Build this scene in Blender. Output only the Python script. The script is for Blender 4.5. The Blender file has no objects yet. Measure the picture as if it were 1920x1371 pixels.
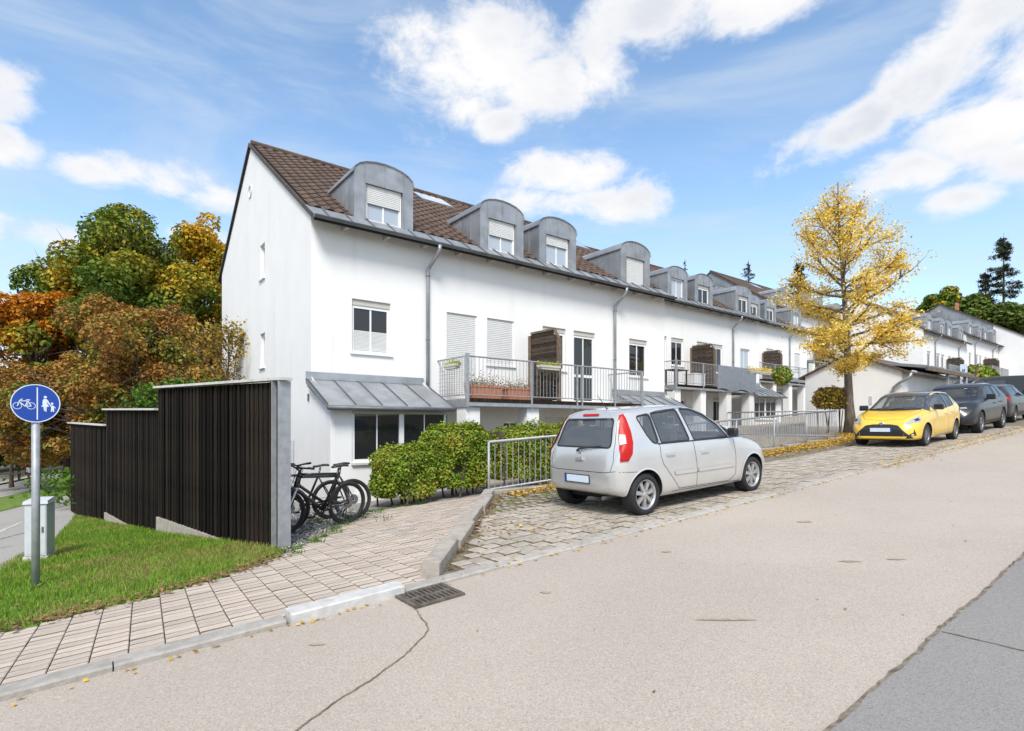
import bpy, bmesh, math, random
import numpy as np
from mathutils import Vector, Matrix, Euler
from mathutils.bvhtree import BVHTree
random.seed(7); np.random.seed(7)
R_ = math.radians
SC = bpy.context.scene
COL = SC.collection
# ------------------------------------------------------------------ camera
AZ = math.atan2(1040.0, 1340.0)            # facade runs along +x, 52 deg right of the view axis
AZ = math.pi/2 - AZ
cam = bpy.data.cameras.new('camera'); cam.lens = 19.5; cam.sensor_width = 36.0
cam.shift_y = 0.0581; cam.clip_start = 0.05; cam.clip_end = 3000
camo = bpy.data.objects.new('camera', cam); COL.objects.link(camo)
camo.location = (0, 0, 0); camo.rotation_euler = (math.pi/2, 0, AZ - math.pi/2)
SC.camera = camo
# ------------------------------------------------------------------ light
SUN_AZ, SUN_EL = R_(231), R_(49)           # sun stands behind the camera to the left
sl = bpy.data.lights.new('sun', 'SUN'); sl.energy = 4.1; sl.angle = R_(19); sl.color = (1.0, 0.955, 0.89)
so = bpy.data.objects.new('sun', sl); COL.objects.link(so)
sd = Vector((math.cos(SUN_EL)*math.cos(SUN_AZ), math.cos(SUN_EL)*math.sin(SUN_AZ), math.sin(SUN_EL)))
so.rotation_euler = sd.to_track_quat('Z', 'Y').to_euler()
SC.view_settings.view_transform = 'Standard'; SC.view_settings.look = 'None'
SC.view_settings.exposure = 0.0; SC.view_settings.gamma = 1.0
SC.render.engine = 'CYCLES'
SC.cycles.max_bounces = 6; SC.cycles.diffuse_bounces = 3; SC.cycles.glossy_bounces = 3
SC.cycles.transparent_max_bounces = 8; SC.cycles.use_denoising = True

class NT:                                    # tiny node helper
    def __init__(s, tree): s.t = tree; s.n = tree.nodes; s.l = tree.links
    def new(s, ty, **kw):
        n = s.n.new(ty)
        for k, v in kw.items(): setattr(n, k, v)
        return n
    def put(s, sock, v):
        if hasattr(v, 'is_linked') or isinstance(v, bpy.types.NodeSocket): s.l.new(v, sock)
        elif v is not None:
            try: sock.default_value = v
            except Exception: sock.default_value = (v[0], v[1], v[2], 1)
    def math(s, op, a, b=None, c=None, clamp=False):
        n = s.new('ShaderNodeMath', operation=op, use_clamp=clamp)
        s.put(n.inputs[0], a)
        if b is not None: s.put(n.inputs[1], b)
        if c is not None: s.put(n.inputs[2], c)
        return n.outputs[0]
    def mix(s, f, a, b):
        n = s.new('ShaderNodeMix', data_type='RGBA'); s.put(n.inputs[0], f)
        for i, v in ((6, a), (7, b)):
            if isinstance(v, (tuple, list)): n.inputs[i].default_value = (*v[:3], 1)
            else: s.l.new(v, n.inputs[i])
        return n.outputs[2]
    def noise(s, vec, scale, detail=4, rough=.55, dist=0):
        n = s.new('ShaderNodeTexNoise'); s.put(n.inputs['Scale'], scale); s.put(n.inputs['Detail'], detail)
        s.put(n.inputs['Roughness'], rough); s.put(n.inputs['Distortion'], dist)
        if vec is not None: s.l.new(vec, n.inputs['Vector'])
        return n.outputs[0]
    def ramp(s, f, lo, hi, a=0.0, b=1.0):
        n = s.new('ShaderNodeMapRange', interpolation_type='SMOOTHSTEP'); s.put(n.inputs[0], f)
        n.inputs[1].default_value = lo; n.inputs[2].default_value = hi; n.inputs[3].default_value = a; n.inputs[4].default_value = b
        return n.outputs[0]
    def mapping(s, vec, scale=(1,1,1), rot=(0,0,0), loc=(0,0,0)):
        n = s.new('ShaderNodeMapping'); s.l.new(vec, n.inputs[0]); n.inputs['Scale'].default_value = scale
        n.inputs['Rotation'].default_value = rot; n.inputs['Location'].default_value = loc
        return n.outputs[0]

def build_world():
    w = bpy.data.worlds.new('World'); SC.world = w; w.use_nodes = True
    t = NT(w.node_tree); w.node_tree.nodes.clear()
    out = t.new('ShaderNodeOutputWorld'); bg = t.new('ShaderNodeBackground'); t.l.new(bg.outputs[0], out.inputs[0])
    sky = t.new('ShaderNodeTexSky', sky_type='NISHITA'); sky.sun_disc = False
    sky.sun_elevation = SUN_EL; sky.sun_rotation = math.pi/2 - SUN_AZ; sky.air_density = 1.0; sky.dust_density = 0.6; sky.ozone_density = 2.0
    bg.inputs[1].default_value = SKY_STRENGTH
    tc = t.new('ShaderNodeTexCoord'); d = tc.outputs['Generated']
    sep = t.new('ShaderNodeSeparateXYZ'); t.l.new(d, sep.inputs[0])
    az = t.math('SUBTRACT', AZ, t.math('ARCTAN2', sep.outputs[1], sep.outputs[0]))     # 0 = towards the houses, + to the right
    el = t.math('ARCSINE', sep.outputs[2])
    def blob(a, e, sa, se, rot=0.0, amp=1.0):
        da = t.math('MULTIPLY', t.math('SUBTRACT', az, R_(a)), math.cos(R_(e))); de = t.math('SUBTRACT', el, R_(e))
        c, s = math.cos(R_(rot)), math.sin(R_(rot))
        u = t.math('MULTIPLY', t.math('ADD', t.math('MULTIPLY', da, c), t.math('MULTIPLY', de, s)), 1/R_(sa))
        v = t.math('MULTIPLY', t.math('SUBTRACT', t.math('MULTIPLY', de, c), t.math('MULTIPLY', da, s)), 1/R_(se))
        q = t.math('ADD', t.math('MULTIPLY', u, u), t.math('MULTIPLY', v, v))
        g = t.math('EXPONENT', t.math('MULTIPLY', q, -1.0))
        return t.math('MULTIPLY', g, amp)
    tot = None
    for b in BLOBS:
        g = blob(*b); tot = g if tot is None else t.math('MAXIMUM', tot, g)
    # the same kind of scattered cumulus goes on outside the view
    far = t.math('MAXIMUM', t.ramp(t.math('ABSOLUTE', az), R_(48), R_(70)), t.ramp(el, R_(44), R_(60)))
    far = t.math('MULTIPLY', far, .58)
    tot = t.math('MAXIMUM', tot, far)
    # flatten the noise towards the horizon like a cloud deck
    n1 = t.noise(t.mapping(d, (1, 1, 1.7)), 8.0, 10, .64, .2)
    n2 = t.noise(t.mapping(d, (1, 1, 2.4), loc=(3, 1, 0)), 2.6, 5, .5)
    dens = t.math('ADD', tot, t.math('MULTIPLY', t.math('SUBTRACT', n1, .5), 1.9))
    dens = t.math('ADD', dens, t.math('MULTIPLY', t.math('SUBTRACT', n2, .5), .5))
    mask = t.ramp(dens, .36, .92)
    core = t.ramp(dens, .5, 1.15)
    shade = t.ramp(t.noise(t.mapping(d, (1, 1, 2.2), loc=(0, 0, .035)), 4.5, 5, .5), .35, .7)
    ccol = t.mix(t.math('MULTIPLY', shade, core), (10.6, 10.5, 10.5), (7.6, 8.0, 8.8))
    # thin high veil
    v = t.noise(t.mapping(d, (1.2, 1, 5), rot=(.25, .1, .4)), 2.2, 6, .6, .6)
    veil = t.math('MULTIPLY', t.ramp(v, .40, .78), .6)
    low = t.ramp(el, R_(24), R_(2), 0.0, .46)
    s0 = t.mix(1.0, (0, 0, 0), sky.outputs[0])
    hsv = t.new('ShaderNodeHueSaturation'); hsv.inputs['Hue'].default_value = .494; hsv.inputs['Saturation'].default_value = SKY_SAT; hsv.inputs['Value'].default_value = SKY_VAL
    t.l.new(s0, hsv.inputs['Color'])
    c = t.mix(low, hsv.outputs[0], (6.8, 8.3, 10.0))
    c = t.mix(veil, c, (7.2, 8.2, 9.4))
    c = t.mix(mask, c, ccol)
    t.l.new(c, bg.inputs[0])
SKY_STRENGTH = .097; SKY_SAT = 1.0; SKY_VAL = 2.7
BLOBS = [(-3, 33.5, 10, 5.5), (3, 31.5, 6, 3.6), (-1, 28.5, 3, 2.2), (13, 35.5, 10, 3.6), (24, 35, 7, 2.6), (10, 32.5, 3, 4),
         (5, 24, 7, 2.6, -8), (9, 21.5, 8, 2.2), (3, 21.8, 6, 2.0),
         (32, 24.5, 6, 2.4, 14), (37, 26.5, 6, 3.4, 35), (42, 31, 6, 3.8, 45), (40, 22, 6, 3.2), (35, 20.5, 6, 2.4), (43, 19.5, 4.5, 2.4), (45, 25, 5, 3.5), (46, 17.5, 5, 2.2), (39, 17.5, 4, 1.6),
         (-33, 20.5, 5.5, 2.1), (-36.5, 20, 3.5, 1.6), (-28, 19.6, 4, 1.6), (-43.5, 24, 3.5, 2.6), (-43, 20.5, 3, 1.8), (-45, 15.5, 4, 2.4), (-38, 14.6, 5, 1.6), (-29.5, 16.6, 3, 1.3)]
build_world()

# ------------------------------------------------------------------ mesh helpers
class MB:
    def __init__(s): s.v = []; s.f = []
    def add(s, vs, fs):
        o = len(s.v); s.v += [tuple(v) for v in vs]; s.f += [tuple(i + o for i in f) for f in fs]; return s
    def box(s, x0, x1, y0, y1, z0, z1, M=None):
        vs = [Vector(p) for p in ((x0,y0,z0),(x1,y0,z0),(x1,y1,z0),(x0,y1,z0),(x0,y0,z1),(x1,y0,z1),(x1,y1,z1),(x0,y1,z1))]
        if M is not None: vs = [M @ v for v in vs]
        return s.add(vs, [(0,3,2,1),(4,5,6,7),(0,1,5,4),(1,2,6,5),(2,3,7,6),(3,0,4,7)])
    def bar(s, a, b, w, h, up=(0,0,1)):
        a, b = Vector(a), Vector(b); d = (b - a); L = d.length; d.normalize(); u = Vector(up)
        if abs(d.dot(u)) > .99: u = Vector((0, 1, 0))
        r = d.cross(u).normalized(); u = r.cross(d)
        M = Matrix((( d.x, r.x, u.x, a.x), (d.y, r.y, u.y, a.y), (d.z, r.z, u.z, a.z), (0,0,0,1)))
        return s.box(0, L, -w/2, w/2, -h/2, h/2, M)
    def tube(s, pts, rad, n=8, cap=True):
        pts = [Vector(p) for p in pts]; k = len(pts)
        if not hasattr(rad, '__len__'): rad = [rad]*k
        o = len(s.v); ref = None
        for i, p in enumerate(pts):
            d = (pts[min(i+1, k-1)] - pts[max(i-1, 0)])
            if d.length < 1e-9: d = Vector((0,0,1))
            d.normalize()
            if ref is None:
                ref = Vector((0,0,1)) if abs(d.z) < .9 else Vector((1,0,0))
            x = (ref - d*ref.dot(d)).normalized(); y = d.cross(x); ref = x
            for j in range(n):
                a = 2*math.pi*j/n; s.v.append(tuple(p + (x*math.cos(a) + y*math.sin(a))*rad[i]))
        for i in range(k-1):
            for j in range(n):
                a = o+i*n+j; b = o+i*n+(j+1) % n; s.f.append((a, b, b+n, a+n))
        if cap:
            s.f.append(tuple(o+j for j in reversed(range(n)))); s.f.append(tuple(o+(k-1)*n+j for j in range(n)))
        return s
    def prism(s, poly, z0, z1, M=None):             # poly in xy, extruded in z
        n = len(poly); ar = sum(poly[i][0]*poly[(i+1)%n][1]-poly[(i+1)%n][0]*poly[i][1] for i in range(n))
        if ar < 0: poly = list(reversed(poly))
        vs = [Vector((p[0], p[1], z0)) for p in poly] + [Vector((p[0], p[1], z1)) for p in poly]
        if M is not None: vs = [M @ v for v in vs]
        return s.add(vs, [tuple(reversed(range(n))), tuple(range(n, 2*n))] + [(i, (i+1) % n, (i+1) % n+n, i+n) for i in range(n)])
    def lathe(s, prof, n=24, M=None, close=False):   # prof: (r, h) about local z
        o = len(s.v); k = len(prof)
        for r, h in prof:
            for j in range(n):
                a = 2*math.pi*j/n; v = Vector((r*math.cos(a), r*math.sin(a), h)); s.v.append(tuple(M @ v if M is not None else v))
        for i in range(k if close else k-1):
            i2 = (i+1) % k
            for j in range(n):
                j2 = (j+1) % n; s.f.append((o+i*n+j, o+i*n+j2, o+i2*n+j2, o+i2*n+j))
        return s
    def mesh(s, name, mat=None, smooth=False, bevel=0, fixn=False):
        m = bpy.data.meshes.new(name); m.from_pydata(s.v, [], s.f)
        if fixn or bevel:
            bm = bmesh.new(); bm.from_mesh(m)
            if fixn: bmesh.ops.recalc_face_normals(bm, faces=bm.faces)
            if bevel: bmesh.ops.bevel(bm, geom=bm.edges[:], offset=bevel, segments=1, affect='EDGES')
            bm.to_mesh(m); bm.free()
        if mat is not None: m.materials.append(MAT[mat] if isinstance(mat, str) else mat)
        if smooth: m.polygons.foreach_set('use_smooth', [True]*len(m.polygons))
        m.update(); return m
    def build(s, name, mat, parent=None, smooth=False, bevel=0, fixn=False, loc=None, rot=None):
        return link(name, s.mesh(name, mat, smooth, bevel, fixn), parent, loc, rot)
def link(name, me, parent=None, loc=None, rot=None):
    o = bpy.data.objects.new(name, me); COL.objects.link(o)
    if parent is not None: o.parent = parent
    if loc is not None: o.location = loc
    if rot is not None: o.rotation_euler = rot
    return o
def tag(o, label=None, cat=None, group=None, kind=None):
    if label: o['label'] = label
    if cat: o['category'] = cat
    if group: o['group'] = group
    if kind: o['kind'] = kind
    return o
def empty(name, loc=(0,0,0), rot=(0,0,0), label=None, cat=None, group=None):
    o = bpy.data.objects.new(name, None); COL.objects.link(o); o.location = loc; o.rotation_euler = rot
    o.empty_display_size = .2
    return tag(o, label, cat, group)
def kids(o): return [c for c in bpy.data.objects if c.parent == o]
_CH = {}
def copy_tree(o, parent=None):
    global _CH
    idx = {}
    for c in bpy.data.objects:
        if c.parent: idx.setdefault(c.parent.name, []).append(c)
    def rec(q, par):
        c = q.copy(); COL.objects.link(c)
        if par is not None: c.parent = par
        for k in idx.get(q.name, []): rec(k, c)
        return c
    return rec(o, parent)
def quads_mesh(name, V, mat):                        # V: (N,4,3) array of quads
    N = len(V); m = bpy.data.meshes.new(name)
    m.vertices.add(N*4); m.vertices.foreach_set('co', np.ascontiguousarray(V, dtype=np.float32).ravel())
    m.loops.add(N*4); m.loops.foreach_set('vertex_index', np.arange(N*4, dtype=np.int32))
    m.polygons.add(N); m.polygons.foreach_set('loop_start', np.arange(0, N*4, 4, dtype=np.int32))
    m.polygons.foreach_set('loop_total', np.full(N, 4, dtype=np.int32))
    m.materials.append(MAT[mat] if isinstance(mat, str) else mat); m.update(); m.validate(); return m
RNG = np.random.default_rng(11)
def leaf_quads(P, size, up=.35, aspect=.62, outward=None, flat=0.0):
    N = len(P); n = RNG.normal(size=(N, 3)); n[:, 2] = np.abs(n[:, 2])*(1+flat) + up
    if outward is not None: n += outward*1.1
    n /= np.linalg.norm(n, axis=1)[:, None]
    a = RNG.normal(size=(N, 3)); a -= (a*n).sum(1)[:, None]*n; a /= np.linalg.norm(a, axis=1)[:, None]
    b = np.cross(n, a); s = (size*RNG.uniform(.65, 1.35, N))[:, None]
    V = np.empty((N, 4, 3)); V[:, 0] = P - a*s*.5; V[:, 1] = P + b*s*.5*aspect + n*s*.08; V[:, 2] = P + a*s*.5; V[:, 3] = P - b*s*.5*aspect + n*s*.08
    return V

# ------------------------------------------------------------------ materials
MAT = {}
def newmat(name):
    m = bpy.data.materials.new(name); m.use_nodes = True; MAT[name] = m
    t = NT(m.node_tree); b = m.node_tree.nodes['Principled BSDF']; return m, t, b
def simple(name, col, rough=.6, metal=0, var=.12, vscale=6, bump=0, bscale=60, spec=.5, coat=0, island=0, objvar=0, coords='Object', stretch=(1,1,1), dirt=None, dscale=1.2):
    m, t, b = newmat(name)
    tc = t.new('ShaderNodeTexCoord'); v = tc.outputs[coords]
    if stretch != (1,1,1): v = t.mapping(v, stretch)
    c = tuple(col)
    hi = tuple(min(1, x*(1+var)) for x in c); lo = tuple(x*(1-var) for x in c)
    col_o = t.mix(t.ramp(t.noise(v, vscale, 5, .6), .3, .7), lo, hi)
    if dirt: col_o = t.mix(t.ramp(t.noise(v, dscale, 6, .65), .5, .78, 0, dirt[1]), col_o, dirt[0])
    f = None
    if objvar:
        oi = t.new('ShaderNodeObjectInfo'); f = t.math('MULTIPLY_ADD', oi.outputs['Random'], 2*objvar, 1-objvar)
    if island:
        g = t.new('ShaderNodeNewGeometry'); f = t.math('MULTIPLY_ADD', g.outputs['Random Per Island'], 2*island, 1-island)
    if f is not None:
        h = t.new('ShaderNodeHueSaturation'); t.l.new(f, h.inputs['Value']); t.l.new(col_o, h.inputs['Color']); col_o = h.outputs[0]
    t.l.new(col_o, b.inputs['Base Color'])
    b.inputs['Roughness'].default_value = rough; b.inputs['Metallic'].default_value = metal; b.inputs['Specular IOR Level'].default_value = spec
    if coat: b.inputs['Coat Weight'].default_value = coat; b.inputs['Coat Roughness'].default_value = .04
    if bump:
        bn = t.new('ShaderNodeBump'); bn.inputs['Strength'].default_value = bump; bn.inputs['Distance'].default_value = .02
        t.l.new(t.noise(v, bscale, 5, .6), bn.inputs['Height']); t.l.new(bn.outputs[0], b.inputs['Normal'])
    return m
def leafmat(name, cols, patch=None, pscale=.5, rough=.6, trans=.25):   # colours spread leaf by leaf and in patches
    m, t, b = newmat(name)
    g = t.new('ShaderNodeNewGeometry'); cr = t.new('ShaderNodeValToRGB'); e = cr.color_ramp.elements
    while len(e) < len(cols): e.new(.5)
    for i, c in enumerate(cols): e[i].position = i/(max(1, len(cols)-1)); e[i].color = (*c, 1)
    f = g.outputs['Random Per Island']
    if patch:
        tc = t.new('ShaderNodeTexCoord')
        p = t.ramp(t.noise(tc.outputs['Object'], pscale, 3, .5), .36, .64)
        f = t.math('ADD', t.math('MULTIPLY', f, 1-patch), t.math('MULTIPLY', p, patch))
    t.l.new(f, cr.inputs[0])
    oi = t.math('FRACT', t.math('MULTIPLY', g.outputs['Random Per Island'], 37.7))
    h = t.new('ShaderNodeHueSaturation'); t.l.new(cr.outputs[0], h.inputs['Color']); t.l.new(t.math('MULTIPLY_ADD', oi, .6, .7), h.inputs['Value'])
    t.l.new(h.outputs[0], b.inputs['Base Color']); b.inputs['Roughness'].default_value = rough; b.inputs['Specular IOR Level'].default_value = .25
    tr = t.new('ShaderNodeBsdfTranslucent'); t.l.new(h.outputs[0], tr.inputs[0])
    mx = t.new('ShaderNodeMixShader'); mx.inputs[0].default_value = trans
    t.l.new(b.outputs[0], mx.inputs[1]); t.l.new(tr.outputs[0], mx.inputs[2])
    t.l.new(mx.outputs[0], m.node_tree.nodes['Material Output'].inputs[0])
    return m
simple('plaster', (.80,.80,.785), .85, var=.02, vscale=1.2, bump=.12, bscale=90, dirt=((.66,.66,.65), .25), dscale=.35)
simple('plaster_grey', (.52,.51,.49), .85, var=.05, vscale=1.2, bump=.1, bscale=80)
simple('plaster_cream', (.86,.84,.81), .85, var=.03, vscale=1, bump=.1, bscale=80)
simple('zinc', (.33,.345,.36), .45, .5, var=.16, vscale=2.2, dirt=((.42,.44,.45), .5), dscale=1.1, bump=.03, bscale=8)
simple('zinc_dark', (.15,.16,.17), .5, .4, var=.2, vscale=3)
simple('verge', (.075,.055,.045), .8, var=.3, vscale=8)
simple('galv', (.33,.345,.36), .5, .3, var=.14, vscale=9, dirt=((.3,.31,.32), .4), dscale=3)
simple('sheet_metal', (.27,.29,.31), .5, .4, var=.2, vscale=1.3, dirt=((.36,.38,.39), .5), dscale=.6)
simple('tile', (.088,.054,.036), .75, var=.25, vscale=5, bump=.2, bscale=40, objvar=.22, dirt=((.14,.115,.085), .6), dscale=2.5)
simple('tile_field', (.088,.054,.036), .75, var=.25, vscale=5, bump=.2, bscale=40, island=.22, dirt=((.14,.115,.085), .6), dscale=2.5)
simple('under', (.03,.028,.026), .9, var=.1)
simple('pvc', (.80,.80,.79), .35, var=.02)
simple('shutter', (.66,.66,.645), .5, var=.03)
simple('shutter_beige', (.52,.49,.44), .55, var=.04)
simple('wood_dark', (.017,.013,.0102), .9, var=.6, vscale=10, bump=.7, bscale=30, spec=.12, objvar=.8, stretch=(9,9,.25), dirt=((.095,.068,.048), .75), dscale=1.5)
simple('wood_grey', (.06,.046,.035), .85, spec=.15, var=.4, vscale=8, bump=.4, bscale=30, objvar=.35, stretch=(.5,1,5), dirt=((.06,.045,.035), .7), dscale=1.3)
simple('wood_post', (.15,.105,.07), .8, var=.3, vscale=8, bump=.3)
simple('concrete', (.36,.32,.275), .9, var=.18, vscale=9, bump=.35, bscale=70, dirt=((.20,.185,.16), .7), dscale=2.2)
simple('concrete_light', (.55,.54,.51), .88, var=.1, vscale=9, bump=.25, bscale=80, dirt=((.33,.31,.28), .6), dscale=2.4)
simple('kerb', (.37,.345,.31), .88, var=.14, vscale=14, bump=.3, bscale=90, objvar=.1, dirt=((.24,.22,.19), .6), dscale=3)
simple('paver', (.47,.395,.33), .9, var=.10, vscale=14, bump=.25, bscale=120, objvar=.13, dirt=((.41,.38,.35), .9), dscale=1.0)
simple('paver_field', (.47,.395,.33), .9, var=.10, vscale=14, bump=.25, bscale=120, island=.13, dirt=((.41,.38,.35), .9), dscale=1.0)
simple('cobble', (.36,.315,.26), .88, var=.16, vscale=12, bump=.35, bscale=70, objvar=.16, dirt=((.33,.30,.26), .5), dscale=2.4)
simple('cobble_field', (.36,.315,.26), .88, var=.16, vscale=12, bump=.35, bscale=70, island=.16, dirt=((.33,.30,.26), .5), dscale=2.4)
simple('joint', (.185,.155,.11), .95, var=.4, vscale=9, bump=.5, bscale=60, dirt=((.09,.10,.035), .8), dscale=2.2)
simple('gravel', (.27,.255,.235), .95, var=.5, vscale=45, bump=.9, bscale=50, dirt=((.13,.105,.07), .8), dscale=1.6)
simple('pebble', (.34,.325,.30), .85, var=.2, vscale=20, island=.45)
simple('soil', (.10,.075,.045), .95, var=.4, vscale=8, bump=.6, bscale=30, dirt=((.055,.085,.02), .8), dscale=.8)
simple('lawn', (.12,.20,.025), .95, var=.35, vscale=5, bump=.6, bscale=50, dirt=((.15,.14,.045), .75), dscale=.9)
simple('white_paint', (.50,.49,.47), .8, var=.1, vscale=12, bump=.25, bscale=60, dirt=((.30,.285,.26), .7), dscale=5)
simple('asphalt_left', (.34,.325,.30), .92, var=.2, vscale=60, bump=.4, bscale=110, dirt=((.26,.25,.23), .5), dscale=.7)
simple('crack', (.165,.14,.105), .95, var=.5, vscale=15, dirt=((.17,.14,.06), .8), dscale=6)
simple('black_plastic', (.018,.018,.02), .45, var=.1)
simple('rubber', (.016,.016,.017), .8, var=.15, vscale=20)
simple('alloy', (.52,.52,.52), .32, .75, var=.05)
simple('alloy_dark', (.20,.205,.21), .35, .7, var=.08)
simple('iron', (.14,.118,.098), .7, .4, var=.35, vscale=20, bump=.3, dirt=((.16,.12,.08), .7), dscale=7)
simple('sign_blue', (.003,.05,.33), .55, var=.03)
simple('sign_white', (.62,.70,.80), .4, var=.03)
simple('sign_red', (.55,.03,.03), .4, var=.03)
simple('box_grey', (.52,.55,.57), .5, var=.05, dirt=((.4,.42,.43), .4), dscale=3)
simple('terracotta', (.42,.175,.10), .8, var=.12, vscale=8)
simple('dark_void', (.012,.012,.013), .9, var=.1)
simple('bark', (.085,.062,.046), .95, var=.4, vscale=9, bump=.9, bscale=25, stretch=(2,2,.5), dirt=((.16,.14,.11), .6), dscale=3)
simple('bark_pale', (.17,.14,.11), .95, var=.35, vscale=9, bump=.9, bscale=25, stretch=(2,2,.5))
simple('tarp', (.22,.24,.27), .6, var=.1, bump=.3, bscale=9)
simple('bike_black', (.012,.012,.014), .3, var=.1, coat=.4)
simple('pale_blue', (.25,.42,.62), .6, var=.05)
simple('carbox', (.60,.60,.60), .5, var=.03)
simple('cabin_trim', (.20,.205,.21), .8, var=.1)
def plaster_streaks():
    m = MAT['plaster']; t = NT(m.node_tree); b = m.node_tree.nodes['Principled BSDF']; old = b.inputs['Base Color'].links[0].from_socket
    tc = t.new('ShaderNodeTexCoord'); n = t.noise(t.mapping(tc.outputs['Object'], (3.2, 3.2, .16)), 1.0, 5, .6); n2 = t.noise(tc.outputs['Object'], .5, 3, .5)
    f = t.math('MULTIPLY', t.ramp(n, .5, .8, 0, .5), t.ramp(n2, .4, .65))
    t.l.new(t.mix(f, old, (.60, .595, .575)), b.inputs['Base Color'])
plaster_streaks()
def glassmat(name, col, ior=1.6, rough=.02, spec=.6):
    m, t, b = newmat(name); b.inputs['Base Color'].default_value = (*col, 1); b.inputs['Roughness'].default_value = rough
    b.inputs['IOR'].default_value = ior; b.inputs['Specular IOR Level'].default_value = spec
    tc = t.new('ShaderNodeTexCoord'); bn = t.new('ShaderNodeBump'); bn.inputs['Strength'].default_value = .02
    t.l.new(t.noise(tc.outputs['Object'], 1.3, 2), bn.inputs['Height']); t.l.new(bn.outputs[0], b.inputs['Normal'])
glassmat('glass', (.02,.021,.023), 1.55)
glassmat('glass_pale', (.40,.45,.50), 1.6, .05)  # pale grey-blue over the whole pane
glassmat('glass_blind', (.33,.33,.325), 1.5, .15)
glassmat('lamp_glass', (.34,.36,.39), 1.45, .3, .35)
glassmat('red_lamp', (.42,.010,.008), 1.45, .38, .3)
glassmat('lamp_clear', (.60,.55,.48), 1.45, .35, .3)
def cg(name, tint, transp, body=(.02,.024,.028)):                           # car glass: see-through tinted pane with a body colour mixed in
    m, t, b = newmat(name); out = m.node_tree.nodes['Material Output']
    b.inputs['Base Color'].default_value = (*body, 1); b.inputs['Roughness'].default_value = .015; b.inputs['IOR'].default_value = 2.1
    tr = t.new('ShaderNodeBsdfTransparent'); tr.inputs[0].default_value = (*tint, 1)
    mx = t.new('ShaderNodeMixShader'); mx.inputs[0].default_value = 1-transp
    t.l.new(tr.outputs[0], mx.inputs[1]); t.l.new(b.outputs[0], mx.inputs[2]); t.l.new(mx.outputs[0], out.inputs[0])
cg('car_glass', (.9,.93,.94), .62, (.20,.225,.25))  # pale body grey puts the reflection into the pane colour
cg('car_glass_dark', (.4,.42,.44), .25)
def paint(name, col, metal=.35, rough=.32, coat=1.0):
    m, t, b = newmat(name)
    tc = t.new('ShaderNodeTexCoord')
    t.l.new(t.mix(t.ramp(t.noise(tc.outputs['Object'], 2.2, 3), .3, .7), tuple(x*.96 for x in col), tuple(min(1, x*1.03) for x in col)), b.inputs['Base Color'])
    b.inputs['Metallic'].default_value = metal; b.inputs['Roughness'].default_value = rough
    b.inputs['Coat Weight'].default_value = coat; b.inputs['Coat Roughness'].default_value = .06
paint('silver', (.66,.655,.64), .55, .3); paint('yellow', (.80,.52,.045), 0, .35); paint('anthracite', (.010,.011,.0125), 0, .35, .35)
paint('carblack', (.02,.02,.022), 0, .25); paint('dark_blue', (.014,.016,.019), 0, .35, .35); paint('vangrey', (.012,.013,.015), 0, .45, .25)
def asphalt(name, base, speck, seedloc):
    m, t, b = newmat(name); tc = t.new('ShaderNodeTexCoord'); v = tc.outputs['Object']
    big = t.ramp(t.noise(v, .35, 5, .6), .3, .72)
    c = t.mix(big, tuple(x*.90 for x in base), tuple(x*1.07 for x in base))
    vo = t.new('ShaderNodeTexVoronoi'); vo.inputs['Scale'].default_value = 150; t.l.new(v, vo.inputs['Vector'])
    vo.inputs['Randomness'].default_value = 1
    sep = t.new('ShaderNodeSeparateColor'); t.l.new(vo.outputs['Color'], sep.inputs[0])
    c = t.mix(t.ramp(sep.outputs[0], .62, .95, 0, .4), c, tuple(min(1, x*1.5) for x in base))
    c = t.mix(t.ramp(sep.outputs[1], .62, .97, 0, .45), c, tuple(x*.42 for x in base))
    n = t.noise(v, 260, 3, .7)
    c = t.mix(t.ramp(n, .35, .75, 0, .3), c, tuple(x*.55 for x in base))
    c = t.mix(t.ramp(t.noise(t.mapping(v, (.04, .9, 1)), 1.0, 3, .5), .45, .75, 0, .16), c, tuple(x*.72 for x in base))
    c = t.mix(t.ramp(t.noise(t.mapping(v, (.25, 1.6, 1), loc=seedloc), 1.3, 4, .6), .62, .8, 0, .22), c, (base[0]*.92, base[1]*.78, base[2]*.62))
    t.l.new(c, b.inputs['Base Color']); b.inputs['Roughness'].default_value = .9; b.inputs['Specular IOR Level'].default_value = .3
    bn = t.new('ShaderNodeBump'); bn.inputs['Strength'].default_value = .4; bn.inputs['Distance'].default_value = .005
    t.l.new(t.math('ADD', vo.outputs['Distance'], t.math('MULTIPLY', n, .6)), bn.inputs['Height']); t.l.new(bn.outputs[0], b.inputs['Normal'])
asphalt('asphalt', (.445,.388,.328), .3, (0,0,0)); asphalt('asphalt_patch', (.27,.255,.24), .3, (5,2,0))
simple('stain', (.33,.27,.205), .9, var=.2, vscale=20)
leafmat('leaf_grass', [(.10,.20,.014),(.16,.29,.022),(.21,.32,.035),(.30,.28,.08),(.32,.24,.10)], .45, .8, trans=.3)
leafmat('leaf_hedge', [(.06,.115,.012),(.11,.19,.018),(.18,.27,.022),(.26,.33,.03),(.33,.31,.04),(.36,.19,.03)], .35, 1.6, trans=.2)
leafmat('leaf_yellow', [(.66,.42,.04),(.83,.57,.07),(.90,.69,.15),(.92,.78,.32)], .3, .8, trans=.35)
leafmat('leaf_green', [(.055,.11,.014),(.10,.165,.018),(.16,.215,.024),(.28,.26,.024),(.60,.37,.025)], .7, .30, trans=.25)
leafmat('leaf_gold', [(.09,.15,.018),(.15,.20,.02),(.34,.28,.022),(.58,.36,.025),(.64,.38,.03)], .65, .35, trans=.3)
leafmat('leaf_orange', [(.20,.19,.02),(.46,.18,.018),(.58,.22,.018),(.60,.37,.025)], .5, .5, trans=.25)
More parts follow.
